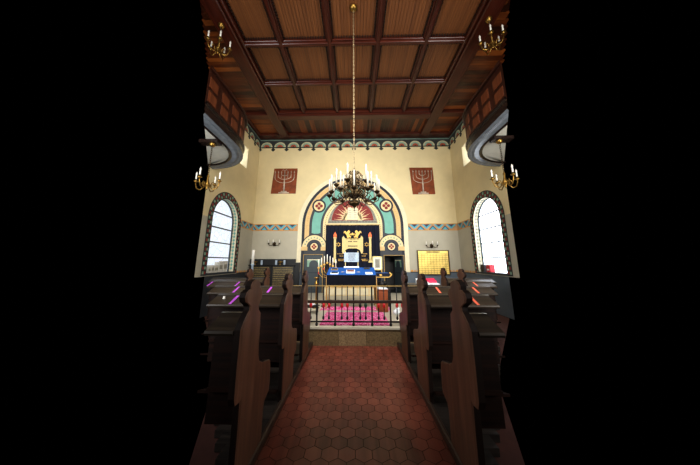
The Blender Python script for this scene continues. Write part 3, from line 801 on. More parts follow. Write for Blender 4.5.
for s in (-1, 1):
    m = MB(); c = s * 0.665
    emb(quad(c - 0.042, 1.50, c + 0.042, 2.30), 'embroid', mb=m); emb([(c - 0.085, 1.40), (c + 0.085, 1.40), (c + 0.06, 1.47), (c + 0.045, 1.52), (c - 0.045, 1.52), (c - 0.06, 1.47)], 'embroid', mb=m)
    emb([(c - 0.05, 2.28), (c + 0.05, 2.28), (c + 0.065, 2.34), (c - 0.065, 2.34)], 'embroid', mb=m)
    o = m.build('embroidered_column', cu)
    m = MB(); emb([(c - 0.055, 2.34), (c + 0.055, 2.34), (c + 0.07, 2.42), (c + 0.04, 2.48), (c + 0.005, 2.55), (c - 0.04, 2.49), (c - 0.068, 2.42)], 'flame', mb=m); m.build('flame', o)
    # rampant lion facing the middle
    m = MB()
    lion = [(0.04, 2.24), (0.12, 2.26), (0.10, 2.33), (0.16, 2.36), (0.20, 2.27), (0.27, 2.25), (0.27, 2.28), (0.23, 2.31), (0.25, 2.42), (0.30, 2.48), (0.34, 2.56), (0.36, 2.50), (0.385, 2.53), (0.37, 2.60), (0.31, 2.62), (0.26, 2.56), (0.22, 2.60), (0.18, 2.64), (0.12, 2.62), (0.10, 2.57), (0.13, 2.53), (0.15, 2.47), (0.06, 2.49), (0.05, 2.46), (0.13, 2.41), (0.05, 2.38), (0.06, 2.35), (0.10, 2.36), (0.03, 2.28)]
    emb([(s * a * 0.88, 2.25 + (b - 2.25) * 0.92) for a, b in lion], 'gold_paint', mb=m); m.build('embroidered_lion', cu)
    m = MB().use('gold_paint'); c = s * 0.535                       # six-pointed star outline
    for f_ in (90, 270):
        t3 = [(c + 0.088 * cos(radians(f_ + 120 * k)), 2.07 + 0.088 * sin(radians(f_ + 120 * k))) for k in range(3)]
        for k in range(3):
            (a, b), (a2, b2) = t3[k], t3[(k + 1) % 3]; m.bar((AX + a, EY, b), (AX + a2, EY, b2), 0.012, 0.014)
    m.build('embroidered_star', cu)
    m = MB()
    for r, (z, x0, x1) in enumerate(((1.72, 0.40, 0.56), (1.64, 0.36, 0.5), (1.52, 0.34, 0.56), (1.47, 0.36, 0.54))):
        x = x0
        while x < x1:
            w = random.uniform(0.02, 0.04); emb(quad(s * x - w / 2, z - 0.014, s * x + w / 2, z + 0.014), 'gold_paint', mb=m); x += w + 0.014
    m.build('gold_lettering', cu)
m = MB()
emb([(-0.07, 2.42), (0.07, 2.42), (0.09, 2.50), (0.05, 2.47), (0.0, 2.53), (-0.05, 2.47), (-0.09, 2.50)], 'gold_paint', mb=m); m.build('embroidered_crown', cu)
m = MB()
emb([(a * 0.9, b) for a, b in [(-0.40, 1.72), (-0.44, 1.80), (-0.44, 2.33), (-0.37, 2.40), (-0.32, 2.30), (0.32, 2.30), (0.37, 2.40), (0.44, 2.33), (0.44, 1.80), (0.40, 1.72), (0.35, 1.74), (0.30, 1.86), (0.16, 1.92), (-0.16, 1.92), (-0.30, 1.86), (-0.35, 1.74)]], 'embroid', mb=m)
for z in (2.18, 2.01):
    x = -0.17
    while x < 0.17:
        w = random.uniform(0.02, 0.035)
        if abs(x) > 0.03 or z < 2.1: emb(quad(x, z - 0.022, x + w, z + 0.018), 'letter', 0.014, 0.018, m)
        x += w + 0.012
m.build('embroidered_scroll', cu)

# stone steps of the ark
m = MB()
m.use('ivory'); m.box(AX - 1.0, 8.1, PZ, AX + 1.0, 8.66, 0.56, 0.01)
m.use('pale')
for k in range(5): m.box(AX - 0.95 + k * 0.385, 8.085, PZ + 0.03, AX - 0.62 + k * 0.385, 8.1, 0.53)
tag(m.build('ark_step'), 'cream panelled step in front of the navy ark curtain', 'step')

# ------------------------------------------------------------------ reading table
bt = thing('reading_table', 'wooden slanted reading table under bright blue cloth on the platform', 'table', (-0.08, 6.05, PZ))
TX0, TX1, TY0, TY1, TZ0, TZ1 = -0.69, 0.53, 5.75, 6.42, 1.105, 1.27
m = MB().use('table_wood'); m.loft([[(TX0, TY0, TZ0 - 0.05), (TX1, TY0, TZ0 - 0.05), (TX1, TY1, TZ1 - 0.05), (TX0, TY1, TZ1 - 0.05)], [(TX0, TY0, TZ0 - 0.012), (TX1, TY0, TZ0 - 0.012), (TX1, TY1, TZ1 - 0.012), (TX0, TY1, TZ1 - 0.012)]]); m.build('tabletop', bt)
for x in (TX0 - 0.012, TX1 - 0.02):
    for y, zt in ((TY0 + 0.005, TZ0 - 0.04), (TY1 - 0.06, TZ1 - 0.05)):
        m = MB().use('table_wood'); m.box(x, y, PZ + (0.012 if y < 6 else 0), x + 0.032, y + 0.032, zt, 0.006); m.build('leg', bt)
m = MB().use('table_wood'); m.box(TX0, TY0 + 0.002, 0.82, TX1, TY0 + 0.035, 0.86, 0.006); m.build('apron_rail', bt)
cl_ = thing('tablecloth', 'bright blue velvet cloth with navy front drop coloured dark as unlit on the reading table', 'tablecloth', (-0.08, 6.05, TZ0))
m = MB().use('blue_cloth')
N = 12
def tz(y): return TZ0 + (y - TY0) / (TY1 - TY0) * (TZ1 - TZ0) + 0.004
for i in range(N):
    for j in range(6):
        x0, x1 = TX0 + (TX1 - TX0) * i / N, TX0 + (TX1 - TX0) * (i + 1) / N; y0, y1 = TY0 + (TY1 - TY0) * j / 6, TY0 + (TY1 - TY0) * (j + 1) / 6
        m.poly([(x0, y0, tz(y0)), (x1, y0, tz(y0)), (x1, y1, tz(y1)), (x0, y1, tz(y1))])
for s, x in ((-1, TX0), (1, TX1)): m.poly([(x, TY0, tz(TY0)), (x, TY1, tz(TY1)), (x + s * 0.004, TY1, tz(TY1) - 0.1), (x + s * 0.004, TY0, tz(TY0) - 0.1)])
m.build('cloth_top', cl_)
m = MB().use('velvet_unlit', True)
pts = [(TX0 + 0.01 + (TX1 - TX0 - 0.02) * i / 60, TY0 - 0.012 - 0.005 * sin(i * 0.9)) for i in range(61)]
for (a, b), (c, d) in zip(pts, pts[1:]): m.poly([(a, b, 0.865), (c, d, 0.865), (c, TY0 - 0.006, tz(TY0)), (a, TY0 - 0.006, tz(TY0))])
m.build('front_drop', cl_)
m = MB().use('gold_paint')
for i in range(120): 
    x = TX0 + 0.012 + (TX1 - TX0 - 0.03) * i / 120; m.box(x, TY0 - 0.02, 0.83, x + 0.006, TY0 - 0.014, 0.868)
m.build('fringe', cl_)
def on_table(name, label, cat, x, y, w, d, h, key, group=None, top=None):
    sl = (TZ1 - TZ0) / (TY1 - TY0)
    def q(a, b, c): return (a, b, TZ0 + (b - TY0) * sl + 0.005 + c)
    t = MB().use(key); t.loft([[q(x - w / 2, y - d / 2, 0), q(x + w / 2, y - d / 2, 0), q(x + w / 2, y + d / 2, 0), q(x - w / 2, y + d / 2, 0)], [q(x - w / 2, y - d / 2, h), q(x + w / 2, y - d / 2, h), q(x + w / 2, y + d / 2, h), q(x - w / 2, y + d / 2, h)]])
    if top:
        t.use(top); t.loft([[q(x - w / 2.5, y - d / 2.6, h), q(x + w / 2.5, y - d / 2.6, h), q(x + w / 2.5, y + d / 2.6, h), q(x - w / 2.5, y + d / 2.6, h)], [q(x - w / 2.5, y - d / 2.6, h + 0.004), q(x + w / 2.5, y - d / 2.6, h + 0.004), q(x + w / 2.5, y + d / 2.6, h + 0.004), q(x - w / 2.5, y + d / 2.6, h + 0.004)]])
    return tag(t.build(name), label, cat, group)
on_table('prayer_book', 'thick red-brown prayer book in the middle of the blue table', 'book', -0.10, 5.98, 0.22, 0.20, 0.035, 'paper', top='book_brown')
on_table('booklet', 'white booklet with brown print at right front of blue table', 'booklet', 0.36, 5.88, 0.18, 0.16, 0.012, 'paper', top='stone_grey')
on_table('prayer_book', 'dark blue book with white page edges at left front of table', 'book', -0.50, 5.87, 0.20, 0.13, 0.02, 'paper', top='ink')
on_table('brass_tray', 'flat brass tray at the left rear of the blue table', 'tray', -0.53, 6.22, 0.18, 0.14, 0.012, 'gold_line', top='letter')
on_table('brass_tray', 'small brown tray at the right rear of the blue table', 'tray', 0.33, 6.30, 0.16, 0.12, 0.012, 'bronze', top='letter')
m = MB().use('silver')
for s in (-1, 1):
    for dy in (-0.04, 0.04): m.bar((-0.10 + s * 0.16, 5.98, tz(5.98) + 0.008), (-0.10 + s * 0.24, 5.98 + dy, tz(5.98 + dy) + 0.008), 0.018, 0.006)
    m.bar((-0.10 + s * 0.15, 5.98, tz(5.98) + 0.008), (-0.10 + s * 0.22, 5.98, tz(5.98) + 0.008), 0.014, 0.006)
m.build('silver_embroidery', cl_)

# white text stand behind the table
ts = thing('text_stand', 'white stand with printed Hebrew sheet behind the blue table', 'stand', (-0.083, 6.36, 1.27))
m = MB().use('paper'); m.box(-0.29, 6.33, 1.262, 0.125, 6.41, 1.305, 0.006); m.build('base', ts)
for x in (-0.26, 0.085):
    m = MB().use('embroid'); m.box(x, 6.36, 1.30, x + 0.022, 6.38, 1.72, 0.004); m.build('post', ts)
m = MB().use('bluegrey'); m.box(-0.285, 6.345, 1.42, 0.12, 6.36, 1.675, 0.003)
m.use('letter')
for r in range(7):
    x = -0.17
    while x < 0.02:
        w = random.uniform(0.012, 0.03); m.box(x, 6.342, 1.46 + r * 0.029, x + w, 6.345, 1.472 + r * 0.029); x += w + 0.008
m.build('sheet', ts)

# ------------------------------------------------------------------ menorah left of the table
mn = thing('menorah', 'tall brass seven-branched menorah with white candles left of blue table', 'menorah', (-0.775, 6.6, PZ))
MX, MY = -0.775, 6.6
m = MB().use('bronze'); m.lathe(MX, MY, [(0.14, PZ), (0.13, PZ + 0.03), (0.03, PZ + 0.06), (0.018, PZ + 0.2), (0.02, 0.9), (0.03, 0.95), (0.015, 1.0), (0.015, 1.36)], 14); m.build('stand', mn)
zs = [1.25, 1.295, 1.34, 1.385, 1.34, 1.295, 1.25]
for i in range(7):
    x = MX + (i - 3) * 0.081
    m = MB().use('gold_paint'); k = abs(i - 3)
    if k:
        m.tube([(MX, MY, 1.0 + 0.05 * (3 - k)), (MX + (x - MX) * 0.6, MY, 1.01 + 0.055 * (3 - k)), (MX + (x - MX) * 0.95, MY, 1.1 + 0.04 * (3 - k)), (x, MY, zs[i])], 0.009, 6)
    m.lathe(x, MY, [(0.008, zs[i] - 0.03), (0.034, zs[i]), (0.036, zs[i] + 0.03), (0.015, zs[i] + 0.04)], 10); o = m.build('branch', mn)
    m = MB().use('white'); m.lathe(x, MY, [(0.014, zs[i] + 0.04), (0.014, zs[i] + 0.24), (0.005, zs[i] + 0.25)], 10); m.build('candle', o)
for i, (x, y, z) in enumerate(((-0.97, 6.3, 1.13), (-0.82, 6.22, 1.24))):
    t = thing('vigil_light', ('small red vigil light left of the menorah stem, the lower one', 'small red vigil light close to the menorah stem, the higher one')[i], 'candle', (x, y, PZ), 'red vigil lights')
    m = MB().use('iron'); m.lathe(x, y, [(0.06, PZ), (0.05, PZ + 0.02), (0.008, PZ + 0.03), (0.008, z - 0.04), (0.025, z - 0.03)], 10); m.build('stand', t)
    m = MB().use('red_knob'); m.lathe(x, y, [(0.012, z - 0.03), (0.018, z), (0.015, z + 0.022)], 10); m.build('glass', t)

# framed picture on the little blue table at right
st = thing('side_table', 'small dark side table with blue cloth right of the reading table', 'table', (0.73, 6.45, PZ))
m = MB().use('iron')
for x in (0.56, 0.86):
    for y in (6.2, 6.62): m.box(x, y, PZ, x + 0.03, y + 0.03, 1.10)
m.build('frame', st)
m = MB().use('iron'); m.box(0.54, 6.18, 0.78, 0.90, 6.66, 0.81); m.lathe(0.72, 6.3, [(0.11, 0.81), (0.13, 0.86), (0.09, 0.90), (0.10, 0.92)], 14); m.build('shelf', st)
m = MB().use('velvet'); m.box(0.535, 6.17, 1.10, 0.905, 6.67, 1.13); m.build('tabletop', st)
tc_ = thing('tablecloth', 'dark blue cloth with pointed gold corner on the side table', 'tablecloth', (0.73, 6.45, 1.13))
m = MB().use('blue_cloth'); m.poly([(0.53, 6.16, 1.134), (0.91, 6.16, 1.134), (0.91, 6.68, 1.134), (0.53, 6.68, 1.134)]); m.use('velvet'); m.poly([(0.53, 6.155, 1.134), (0.91, 6.155, 1.134), (0.91, 6.15, 1.03), (0.53, 6.15, 1.03)])
m.poly([(0.912, 6.155, 1.134), (0.912, 6.68, 1.134), (0.925, 6.42, 0.98)]); m.build('cloth', tc_)
m = MB().use('gold_paint'); m.bar((0.53, 6.148, 1.035), (0.91, 6.148, 1.035), 0.006, 0.02); m.bar((0.91, 6.15, 1.04), (0.97, 6.16, 1.10), 0.012, 0.03); m.bar((0.97, 6.16, 1.10), (0.91, 6.15, 1.15), 0.012, 0.03)
m.ball((0.68, 6.146, 1.085), 0.03, sq=(1.3, 0.2, 0.9)); m.build('gold_trim', tc_)
pf = thing('framed_picture', 'cream framed certificate standing on the small blue side table', 'picture', (0.63, 6.45, 1.134))
m = MB().use('embroid'); x0, x1, z0, z1 = 0.50, 0.765, 1.20, 1.575
for a, b, c, d in ((x0, z0, x0 + 0.03, z1), (x1 - 0.03, z0, x1, z1), (x0, z0, x1, z0 + 0.03), (x0, z1 - 0.03, x1, z1)): m.box(a, 6.44, b, c, 6.47, d, 0.005)
m.build('frame', pf)
m = MB().use('stone_grey'); m.box(x0 + 0.03, 6.45, z0 + 0.03, x1 - 0.03, 6.465, z1 - 0.03)
m.use('greydot'); m.box(x0 + 0.06, 6.446, z0 + 0.06, x1 - 0.06, 6.45, z1 - 0.06); m.use('letter')
for r in range(8): m.box(x0 + 0.085, 6.444, z0 + 0.09 + r * 0.025, x1 - 0.085, 6.446, z0 + 0.1 + r * 0.025)
m.build('picture_sheet', pf)
m = MB().use('gold_paint')
for x in (x0 + 0.02, x1 - 0.02): m.tube([(x, 6.42, 1.14), (x, 6.45, 1.17), (x, 6.46, 1.21)], 0.014, 6); m.tube([(x, 6.55, 1.14), (x, 6.47, 1.21)], 0.01, 6)
m.build('foot', pf)

# wooden box cabinet right of the table, with papers
wb = thing('wooden_cabinet', 'small orange-brown wooden cabinet right of the reading table', 'cabinet', (0.65, 5.55, PZ))
m = MB().use('box_wood'); m.box(0.545, 5.53, PZ, 0.765, 5.83, 0.78, 0.008); m.box(0.53, 5.51, 0.78, 0.78, 5.85, 0.80, 0.006); m.build('carcass', wb)
m = MB().use('box_wood'); m.box(0.565, 5.515, PZ + 0.04, 0.745, 5.53, 0.74, 0.004); o = m.build('door', wb)
m = MB().use('brass'); m.ball((0.73, 5.505, 0.56), 0.011); m.build('knob', o)
m = MB().use('paper'); m.loft([[(0.53, 5.53, 0.801), (0.77, 5.52, 0.801), (0.77, 5.8, 0.801), (0.54, 5.79, 0.801)], [(0.53, 5.53, 0.83), (0.77, 5.52, 0.815), (0.77, 5.8, 0.815), (0.54, 5.79, 0.83)]])
tag(m.build('paper_stack'), 'white paper stack lying on the small wooden cabinet', 'paper')
m = MB().use('paper', True); m.ball((0.90, 5.25, PZ + 0.06), 0.09, 12, 8, (0.9, 0.7, 0.68)); m.ball((0.93, 5.27, PZ + 0.12), 0.05, 10, 6, (1, 0.8, 0.9))
tag(m.build('white_bag'), 'crumpled white bag on platform floor right of the pink rug', 'bag')
m = MB().use('paper')
rw = [[(-1.06 + i * 0.05, 5.3 + j * 0.06, PZ + 0.19 + 0.02 * sin(i * 2.1 + j)) for i in range(5)] for j in range(4)]
sb = MB().use('iron'); sb.box(-1.1, 5.26, PZ + 0.14, -0.82, 5.52, PZ + 0.165)
for x in (-1.09, -0.85):
    for y in (5.27, 5.49): sb.box(x, y, PZ, x + 0.02, y + 0.02, PZ + 0.14)
tag(sb.build('low_stool'), 'low dark stool at the left end of the platform', 'stool')
for j in range(3):
    for i in range(4): m.poly([rw[j][i], rw[j][i + 1], rw[j + 1][i + 1], rw[j + 1][i]])
tag(m.build('white_cloth'), 'crumpled white cloth on the low stool at platform left', 'cloth')

# small brass candlestick left
cs = MB().use('brass'); x, y = -0.97, 6.0
cs.lathe(x, y, [(0.09, PZ), (0.08, PZ + 0.02), (0.02, PZ + 0.05), (0.014, 0.85), (0.05, 0.87), (0.05, 0.9), (0.02, 0.92), (0.02, 1.0), (0.07, 1.02), (0.07, 1.04)], 12)
tag(cs.build('brass_stand'), 'slender brass stand left of the menorah before the door', 'stand')

# rugs
m = MB().use('rug'); m.box(-0.64, 4.42, PZ, 0.64, 5.5, PZ + 0.012, 0.004)
tag(m.build('rug'), 'large magenta and white patterned rug behind the railing', 'rug')
m = MB().use('rug'); m.box(-0.82, 5.72, PZ, 0.86, 6.15, PZ + 0.012, 0.004)
tag(m.build('rug'), 'narrow magenta rug strip in front of the reading table', 'rug')

# ------------------------------------------------------------------ railing
rl = thing('railing', 'wrought iron railing with gold handrail along the platform edge', 'railing', (0, 4.40, PZ))
RY = 4.40
m = MB().use('gold_line'); m.tube([(-1.2, RY, 0.985), (1.2, RY, 0.985)], 0.008, 8); m.build('handrail', rl)
m = MB().use('curb'); m.box(-1.2, RY - 0.02, 0.685, 1.2, RY + 0.02, 0.735, 0.006); m.build('middle_rail', rl)
m = MB().use('iron'); m.box(-1.2, RY - 0.012, 0.36, 1.2, RY + 0.012, 0.38); m.build('bottom_rail', rl)
P_ = 0.333
for i in range(-3, 4):
    x = i * P_ - 0.02
    m = MB().use('iron'); m.box(x - 0.013, RY - 0.013, PZ, x + 0.013, RY + 0.013, 0.975); m.lathe(x, RY, [(0.02, PZ), (0.025, PZ + 0.03), (0.014, PZ + 0.06)], 8); m.build('post', rl)
    for q in (0.36, 0.66):
        xb = x + P_ * q - 0.0
        if xb > 1.18 : continue
        m = MB().use('iron'); m.tube([(xb, RY, 0.98), (xb, RY, 0.43)], 0.009, 6); m.lathe(xb, RY, [(0.004, 0.40), (0.02, 0.42), (0.018, 0.45), (0.009, 0.47)], 8); o = m.build('baluster', rl)
        key = 'red_knob' if (xb < -0.02 or xb > 0.43) else ('green_knob' if xb > 0.12 else 'iron')
        m = MB().use(key); m.lathe(xb, RY, [(0.010, 0.60), (0.024, 0.62), (0.026, 0.65), (0.022, 0.685)], 10); m.build('knob', o)

# ------------------------------------------------------------------ pews
PROFILE = [(-0.10, 0.055), (-0.10, 0.39), (-0.105, 0.565), (-0.135, 0.55), (-0.165, 0.555), (-0.182, 0.60), (-0.184, 0.79), (-0.18, 0.99), (-0.15, 1.03), (-0.105, 1.07), (-0.075, 1.09),
           (-0.072, 1.115), (-0.10, 1.135), (-0.142, 1.155), (-0.154, 1.185), (-0.14, 1.215), (-0.105, 1.23), (-0.078, 1.232), (-0.082, 1.255), (-0.06, 1.28), (-0.02, 1.292), (0.02, 1.292), (0.06, 1.28), (0.08, 1.255), (0.076, 1.232), (0.105, 1.225), (0.132, 1.205), (0.138, 1.175), (0.122, 1.145), (0.09, 1.125), (0.076, 1.10), (0.082, 1.07),
           (0.13, 1.035), (0.136, 0.95), (0.137, 0.80), (0.147, 0.73), (0.18, 0.675), (0.24, 0.645), (0.32, 0.625), (0.40, 0.605), (0.432, 0.58), (0.445, 0.52), (0.448, 0.42), (0.44, 0.35), (0.40, 0.335), (0.35, 0.32), (0.335, 0.27), (0.33, 0.055)]
def pew(s, Y, x_in, x_out, label, grp, ends=1, zf=0.055):
    p = thing('pew', label, 'pew', (s * x_in, Y, zf), grp)
    pr = [(a, b if b > 0.1 else zf) for a, b in PROFILE]
    m = MB().use('pew_end')
    def fn(a, b, d): return (s * (x_in + d), Y + a, b)
    # chamfered slab
    cxm = 0.06
    def inset(k): return [(a + (0.07 - a) * k * 0.10, b + (0.75 - b) * k * 0.012) for a, b in pr]
    m.loft([[fn(a, b, 0.0) for a, b in inset(1)], [fn(a, b, 0.006) for a, b in pr]], False)
    m.face(range(len(pr)))
    m.use('pew_edge'); m.loft([[fn(a, b, 0.006) for a, b in pr], [fn(a, b, 0.046) for a, b in pr], [fn(a, b, 0.052) for a, b in inset(1)]], False)
    m.face(range(len(m.v) - len(pr), len(m.v)))
    m.build('bench_end', p)
    a, b = s * (x_in + 0.052), s * x_out
    def slabY(mb, pts): mb.loft([[(a, Y + q, z) for q, z in pts], [(b, Y + q, z) for q, z in pts]])
    m = MB().use('pew_back'); slabY(m, [(-0.07, 0.60), (-0.045, 0.60), (-0.025, 0.985), (-0.05, 0.985)]); slabY(m, [(-0.066, 0.40), (-0.04, 0.40), (-0.045, 0.597), (-0.06, 0.597)])
    slabY(m, [(-0.085, 0.59), (-0.07, 0.59), (-0.07, 0.615), (-0.085, 0.615)])
    m.build('backrest', p)
    m = MB().use('pew_ledge'); slabY(m, [(-0.178, 0.955), (0.0, 1.025), (0.0, 1.05), (-0.178, 0.985), (-0.186, 0.97)]); slabY(m, [(-0.01, 1.02), (0.02, 1.02), (0.02, 1.062), (-0.01, 1.062)]); m.build('book_ledge', p)
    m = MB().use('pew_back'); slabY(m, [(-0.03, 0.445), (0.40, 0.455), (0.425, 0.44), (0.40, 0.42), (-0.03, 0.415)]); m.build('seat', p)
    m = MB().use('pew_back'); slabY(m, [(0.30, 0.2), (0.32, 0.2), (0.32, 0.42), (0.30, 0.42)]); m.build('seat_apron', p)
    m = MB().use('pew_back'); slabY(m, [(-0.17, 0.16), (-0.06, 0.13), (-0.06, 0.15), (-0.17, 0.185)]); m.build('foot_rail', p)
    return p
nm = {-1: 'left', 1: 'right'}
ordn = ['nearest', 'second', 'third']
LEN = {-1: [0.97, 1.55, 2.14, 2.72, 3.28], 1: [0.94, 1.48, 2.02, 2.56, 3.08]}
for s in (-1, 1):
    for k, Y in enumerate((1.75, 2.68, 3.60)):
        pew(s, Y, 0.73, LEN[s][k], 'dark wooden pew %s of the aisle, %s' % (nm[s], ['nearest to the viewer', 'second row from the viewer', 'last row before the railing'][k]), 'pews beside the aisle')
    for k, Y in enumerate((4.50, 5.40)):
        pew(s, Y, 2.0, LEN[s][3 + k], 'dark wooden pew at the far %s beside the platform, %s' % (nm[s], ['front one of two', 'farther one of two'][k]), 'pews beside the platform', zf=-0.006)

# marker tape on the ledges
def tape(s, Y, x, key, label, grp):
    m = MB().use(key); sl = (1.05 - 0.985) / 0.178; x0, x1 = s * (x - 0.015), s * (x + 0.015)
    y0, y1 = -0.176, -0.012
    za, zb = 0.985 + 0.0025, 0.985 + 0.0025 + (y1 - y0) * sl
    m.loft([[(x0, Y + y0, za + 0.0005), (x1, Y + y0, za + 0.0005), (x1, Y + y1, zb + 0.0005), (x0, Y + y1, zb + 0.0005)], [(x0, Y + y0, za + 0.003), (x1, Y + y0, za + 0.003), (x1, Y + y1, zb + 0.003), (x0, Y + y1, zb + 0.003)]])
    tag(m.build('tape_strip'), label, 'tape', grp)
tape(-1, 2.68, 1.31, 'purple', 'purple tape strip across the ledge of the second left pew', 'purple tape strips')
tape(-1, 3.60, 1.76, 'purple', 'purple tape strip at outer part of the third left pew ledge', 'purple tape strips')
tape(-1, 3.60, 1.26, 'purple', 'purple tape strip near the aisle on the third left pew ledge', 'purple tape strips')
tape(-1, 4.50, 2.20, 'purple', 'purple tape strip on the front left pew beside the platform, by its end panel', 'purple tape strips')
tape(-1, 4.50, 2.72, 'purple', 'purple tape strip on the front left pew beside the platform, farthest left', 'purple tape strips')
tape(1, 2.68, 1.27, 'salmon', 'red tape strip across the ledge of the second right pew', 'red tape strips')
tape(1, 3.60, 1.76, 'salmon', 'red tape strip at outer part of the third right pew ledge', 'red tape strips')
tape(1, 3.60, 1.22, 'salmon', 'red tape strip near the aisle on the third right pew ledge', 'red tape strips')
tape(1, 4.50, 2.22, 'salmon', 'red tape strip on the front right pew beside the platform', 'red tape strips')
m = MB().use('white'); m.lathe(-1.44, 2.62, [(0.013, 1.008), (0.016, 1.03), (0.010, 1.035), (0.012, 1.05)], 10)
tag(m.build('bottle'), 'tiny white bottle standing on the second left pew ledge', 'bottle')

# low table with papers right of the platform
lt = thing('low_table', 'low side table right of the platform under papers and cloth', 'table', (1.45, 4.75, PZ))
m = MB().use('podium'); m.box(1.06, 4.62, 0.96, 1.68, 5.02, 0.99, 0.005); m.build('tabletop', lt)
for x in (1.08, 1.62):
    for y in (4.64, 4.97):
        m = MB().use('podium'); m.box(x, y, PZ, x + 0.035, y + 0.035, 0.96); m.build('leg', lt)
m = MB().use('paper')
m.loft([[(1.24, 4.64, 0.991), (1.46, 4.63, 0.991), (1.46, 4.90, 0.991), (1.26, 4.92, 0.991)], [(1.24, 4.64, 1.020), (1.46, 4.63, 1.010), (1.46, 4.90, 1.060), (1.26, 4.92, 1.090)]])
tag(m.build('paper_stack'), 'sloping white paper stack on the low table right of platform', 'paper')
m = MB().use('paper'); m.loft([[(1.47, 4.64, 0.991), (1.66, 4.65, 0.991), (1.66, 4.80, 0.991), (1.47, 4.80, 0.991)], [(1.475, 4.64, 1.005), (1.655, 4.65, 1.005), (1.655, 4.80, 1.010), (1.475, 4.80, 1.010)]])
tag(m.build('booklet'), 'white booklet in front of the crimson cloth on low table', 'booklet')
m = MB().use('pink_red'); m.loft([[(1.47, 4.82, 0.991), (1.67, 4.82, 0.991), (1.67, 5.0, 0.991), (1.47, 5.0, 0.991)], [(1.475, 4.83, 1.050), (1.66, 4.83, 1.045), (1.66, 4.99, 1.090), (1.48, 4.99, 1.085)]])
tag(m.build('folded_cloth'), 'folded crimson cloth on the low table right of the platform', 'cloth')

# ------------------------------------------------------------------ back wall furnishings
# memorial unit on the left
mu = thing('memorial_cabinet', 'dark memorial wall unit with gold inscribed tablets, back left corner', 'memorial', (-3.08, D, 0))
m = MB().use('black'); m.box(-3.95, D - 0.12, 0, -2.07, D - 0.02, 1.40); m.box(-3.95, D - 0.12, 1.40, -2.24, D - 0.02, 1.53); m.build('back_panel', mu)
m = MB().use('black'); m.box(-3.95, D - 0.30, 0, -2.24, D - 0.12, 0.28); m.box(-3.95, D - 0.26, 1.29, -2.24, D - 0.12, 1.31, 0.004); m.build('shelf', mu)
for x0, x1 in ((-3.90, -3.14), (-3.06, -2.27)):
    m = MB().use('tablet_stone'); m.box(x0, D - 0.17, 0.28, x1, D - 0.12, 1.27, 0.008)
    m.use('inscription')
    for r in range(14):
        z = 1.235 - r * 0.066; x = x0 + 0.03
        if r in (0, 5, 9): 
            m.box(x0 + 0.015, D - 0.174, z - 0.005, x1 - 0.015, D - 0.17, z + 0.002)
        while x < x1 - 0.05:
            w = random.uniform(0.012, 0.045); hh = random.choice((0.016, 0.02, 0.024))
            m.box(x, D - 0.174, z - 0.008 - hh, x + w, D - 0.17, z - 0.008 + hh * 0.5); x += w + random.uniform(0.006, 0.014)
    m.build('inscribed_tablet', mu)
for i, x in enumerate((-3.48, -2.93, -2.62)):
    m = MB().use('bluegrey'); m.lathe(x, D - 0.19, [(0.035, 1.31), (0.042, 1.33), (0.042, 1.47), (0.036, 1.49)], 12)
    tag(m.build('glass_candle'), 'pale blue candle glass on the memorial shelf, %s' % ('leftmost', 'middle one', 'rightmost')[i], 'candle', 'pale blue candle glasses')
for i, x in enumerate((-3.72, -2.78)):
    m = MB().use('brass'); m.lathe(x, D - 0.2, [(0.05, 1.31), (0.03, 1.32), (0.012, 1.35), (0.012, 1.38), (0.03, 1.40), (0.05, 1.44), (0.045, 1.45)], 12)
    m.tube([(x - 0.09, D - 0.2, 1.44), (x - 0.05, D - 0.2, 1.40), (x, D - 0.2, 1.39), (x + 0.05, D - 0.2, 1.40), (x + 0.09, D - 0.2, 1.44)], 0.01, 6)
    tag(m.build('oil_lamp'), 'small brass oil lamp over the %s memorial tablet' % ('left', 'right')[i], 'lamp', 'brass oil lamps')
# tall white candle on pale post
tcn = thing('tall_candle', 'tall thick white candle on pale post in back left corner', 'candle', (-3.35, 7.6, 0))
m = MB().use('bluegrey'); m.lathe(-3.35, 7.6, [(0.13, 0), (0.12, 0.03), (0.04, 0.05), (0.035, 1.30), (0.06, 1.33), (0.06, 1.36)], 14); m.build('post', tcn)
m = MB().use('white'); m.lathe(-3.35, 7.6, [(0.045, 1.36), (0.045, 1.80), (0.035, 1.815)], 14); m.build('candle', tcn)

def sconce(x, z, label):
    t = thing('wall_sconce', label, 'lamp', (x, D, z), 'back wall sconces')
    m = MB().use('bronze'); m.lathe(x, D - 0.1, [(0.01, z - 0.09), (0.035, z - 0.05), (0.045, z), (0.02, z + 0.05), (0.01, z + 0.09)], 12); m.tube([(x, D - 0.005, z), (x, D - 0.1, z)], 0.014, 8); m.box(x - 0.04, D - 0.012, z - 0.07, x + 0.04, D - 0.002, z + 0.07, 0.004); m.build('bracket', t)
    for k in (-1, 0, 1):
        m = MB().use('bronze'); xx = x + k * 0.21; zz = z + 0.02; yy = D - 0.12 - (0.09 if k == 0 else 0.0)
        m.tube([(x, D - 0.1, z), (x + k * 0.10, yy - 0.01, z - 0.06), (x + k * 0.18, yy, z - 0.05), (xx, yy, zz)], 0.012, 6); m.lathe(xx, yy, [(0.01, zz - 0.02), (0.036, zz), (0.038, zz + 0.01), (0.015, zz + 0.02)], 10); o = m.build('arm', t)
        m = MB().use('white'); m.lathe(xx, yy, [(0.016, zz + 0.02), (0.016, zz + 0.12), (0.006, zz + 0.15)], 10); m.build('candle', o)
sconce(-3.09, 2.10, 'bronze three-candle wall sconce on the left above memorial unit')
sconce(2.93, 2.02, 'bronze three-candle wall sconce on the right above gold board')

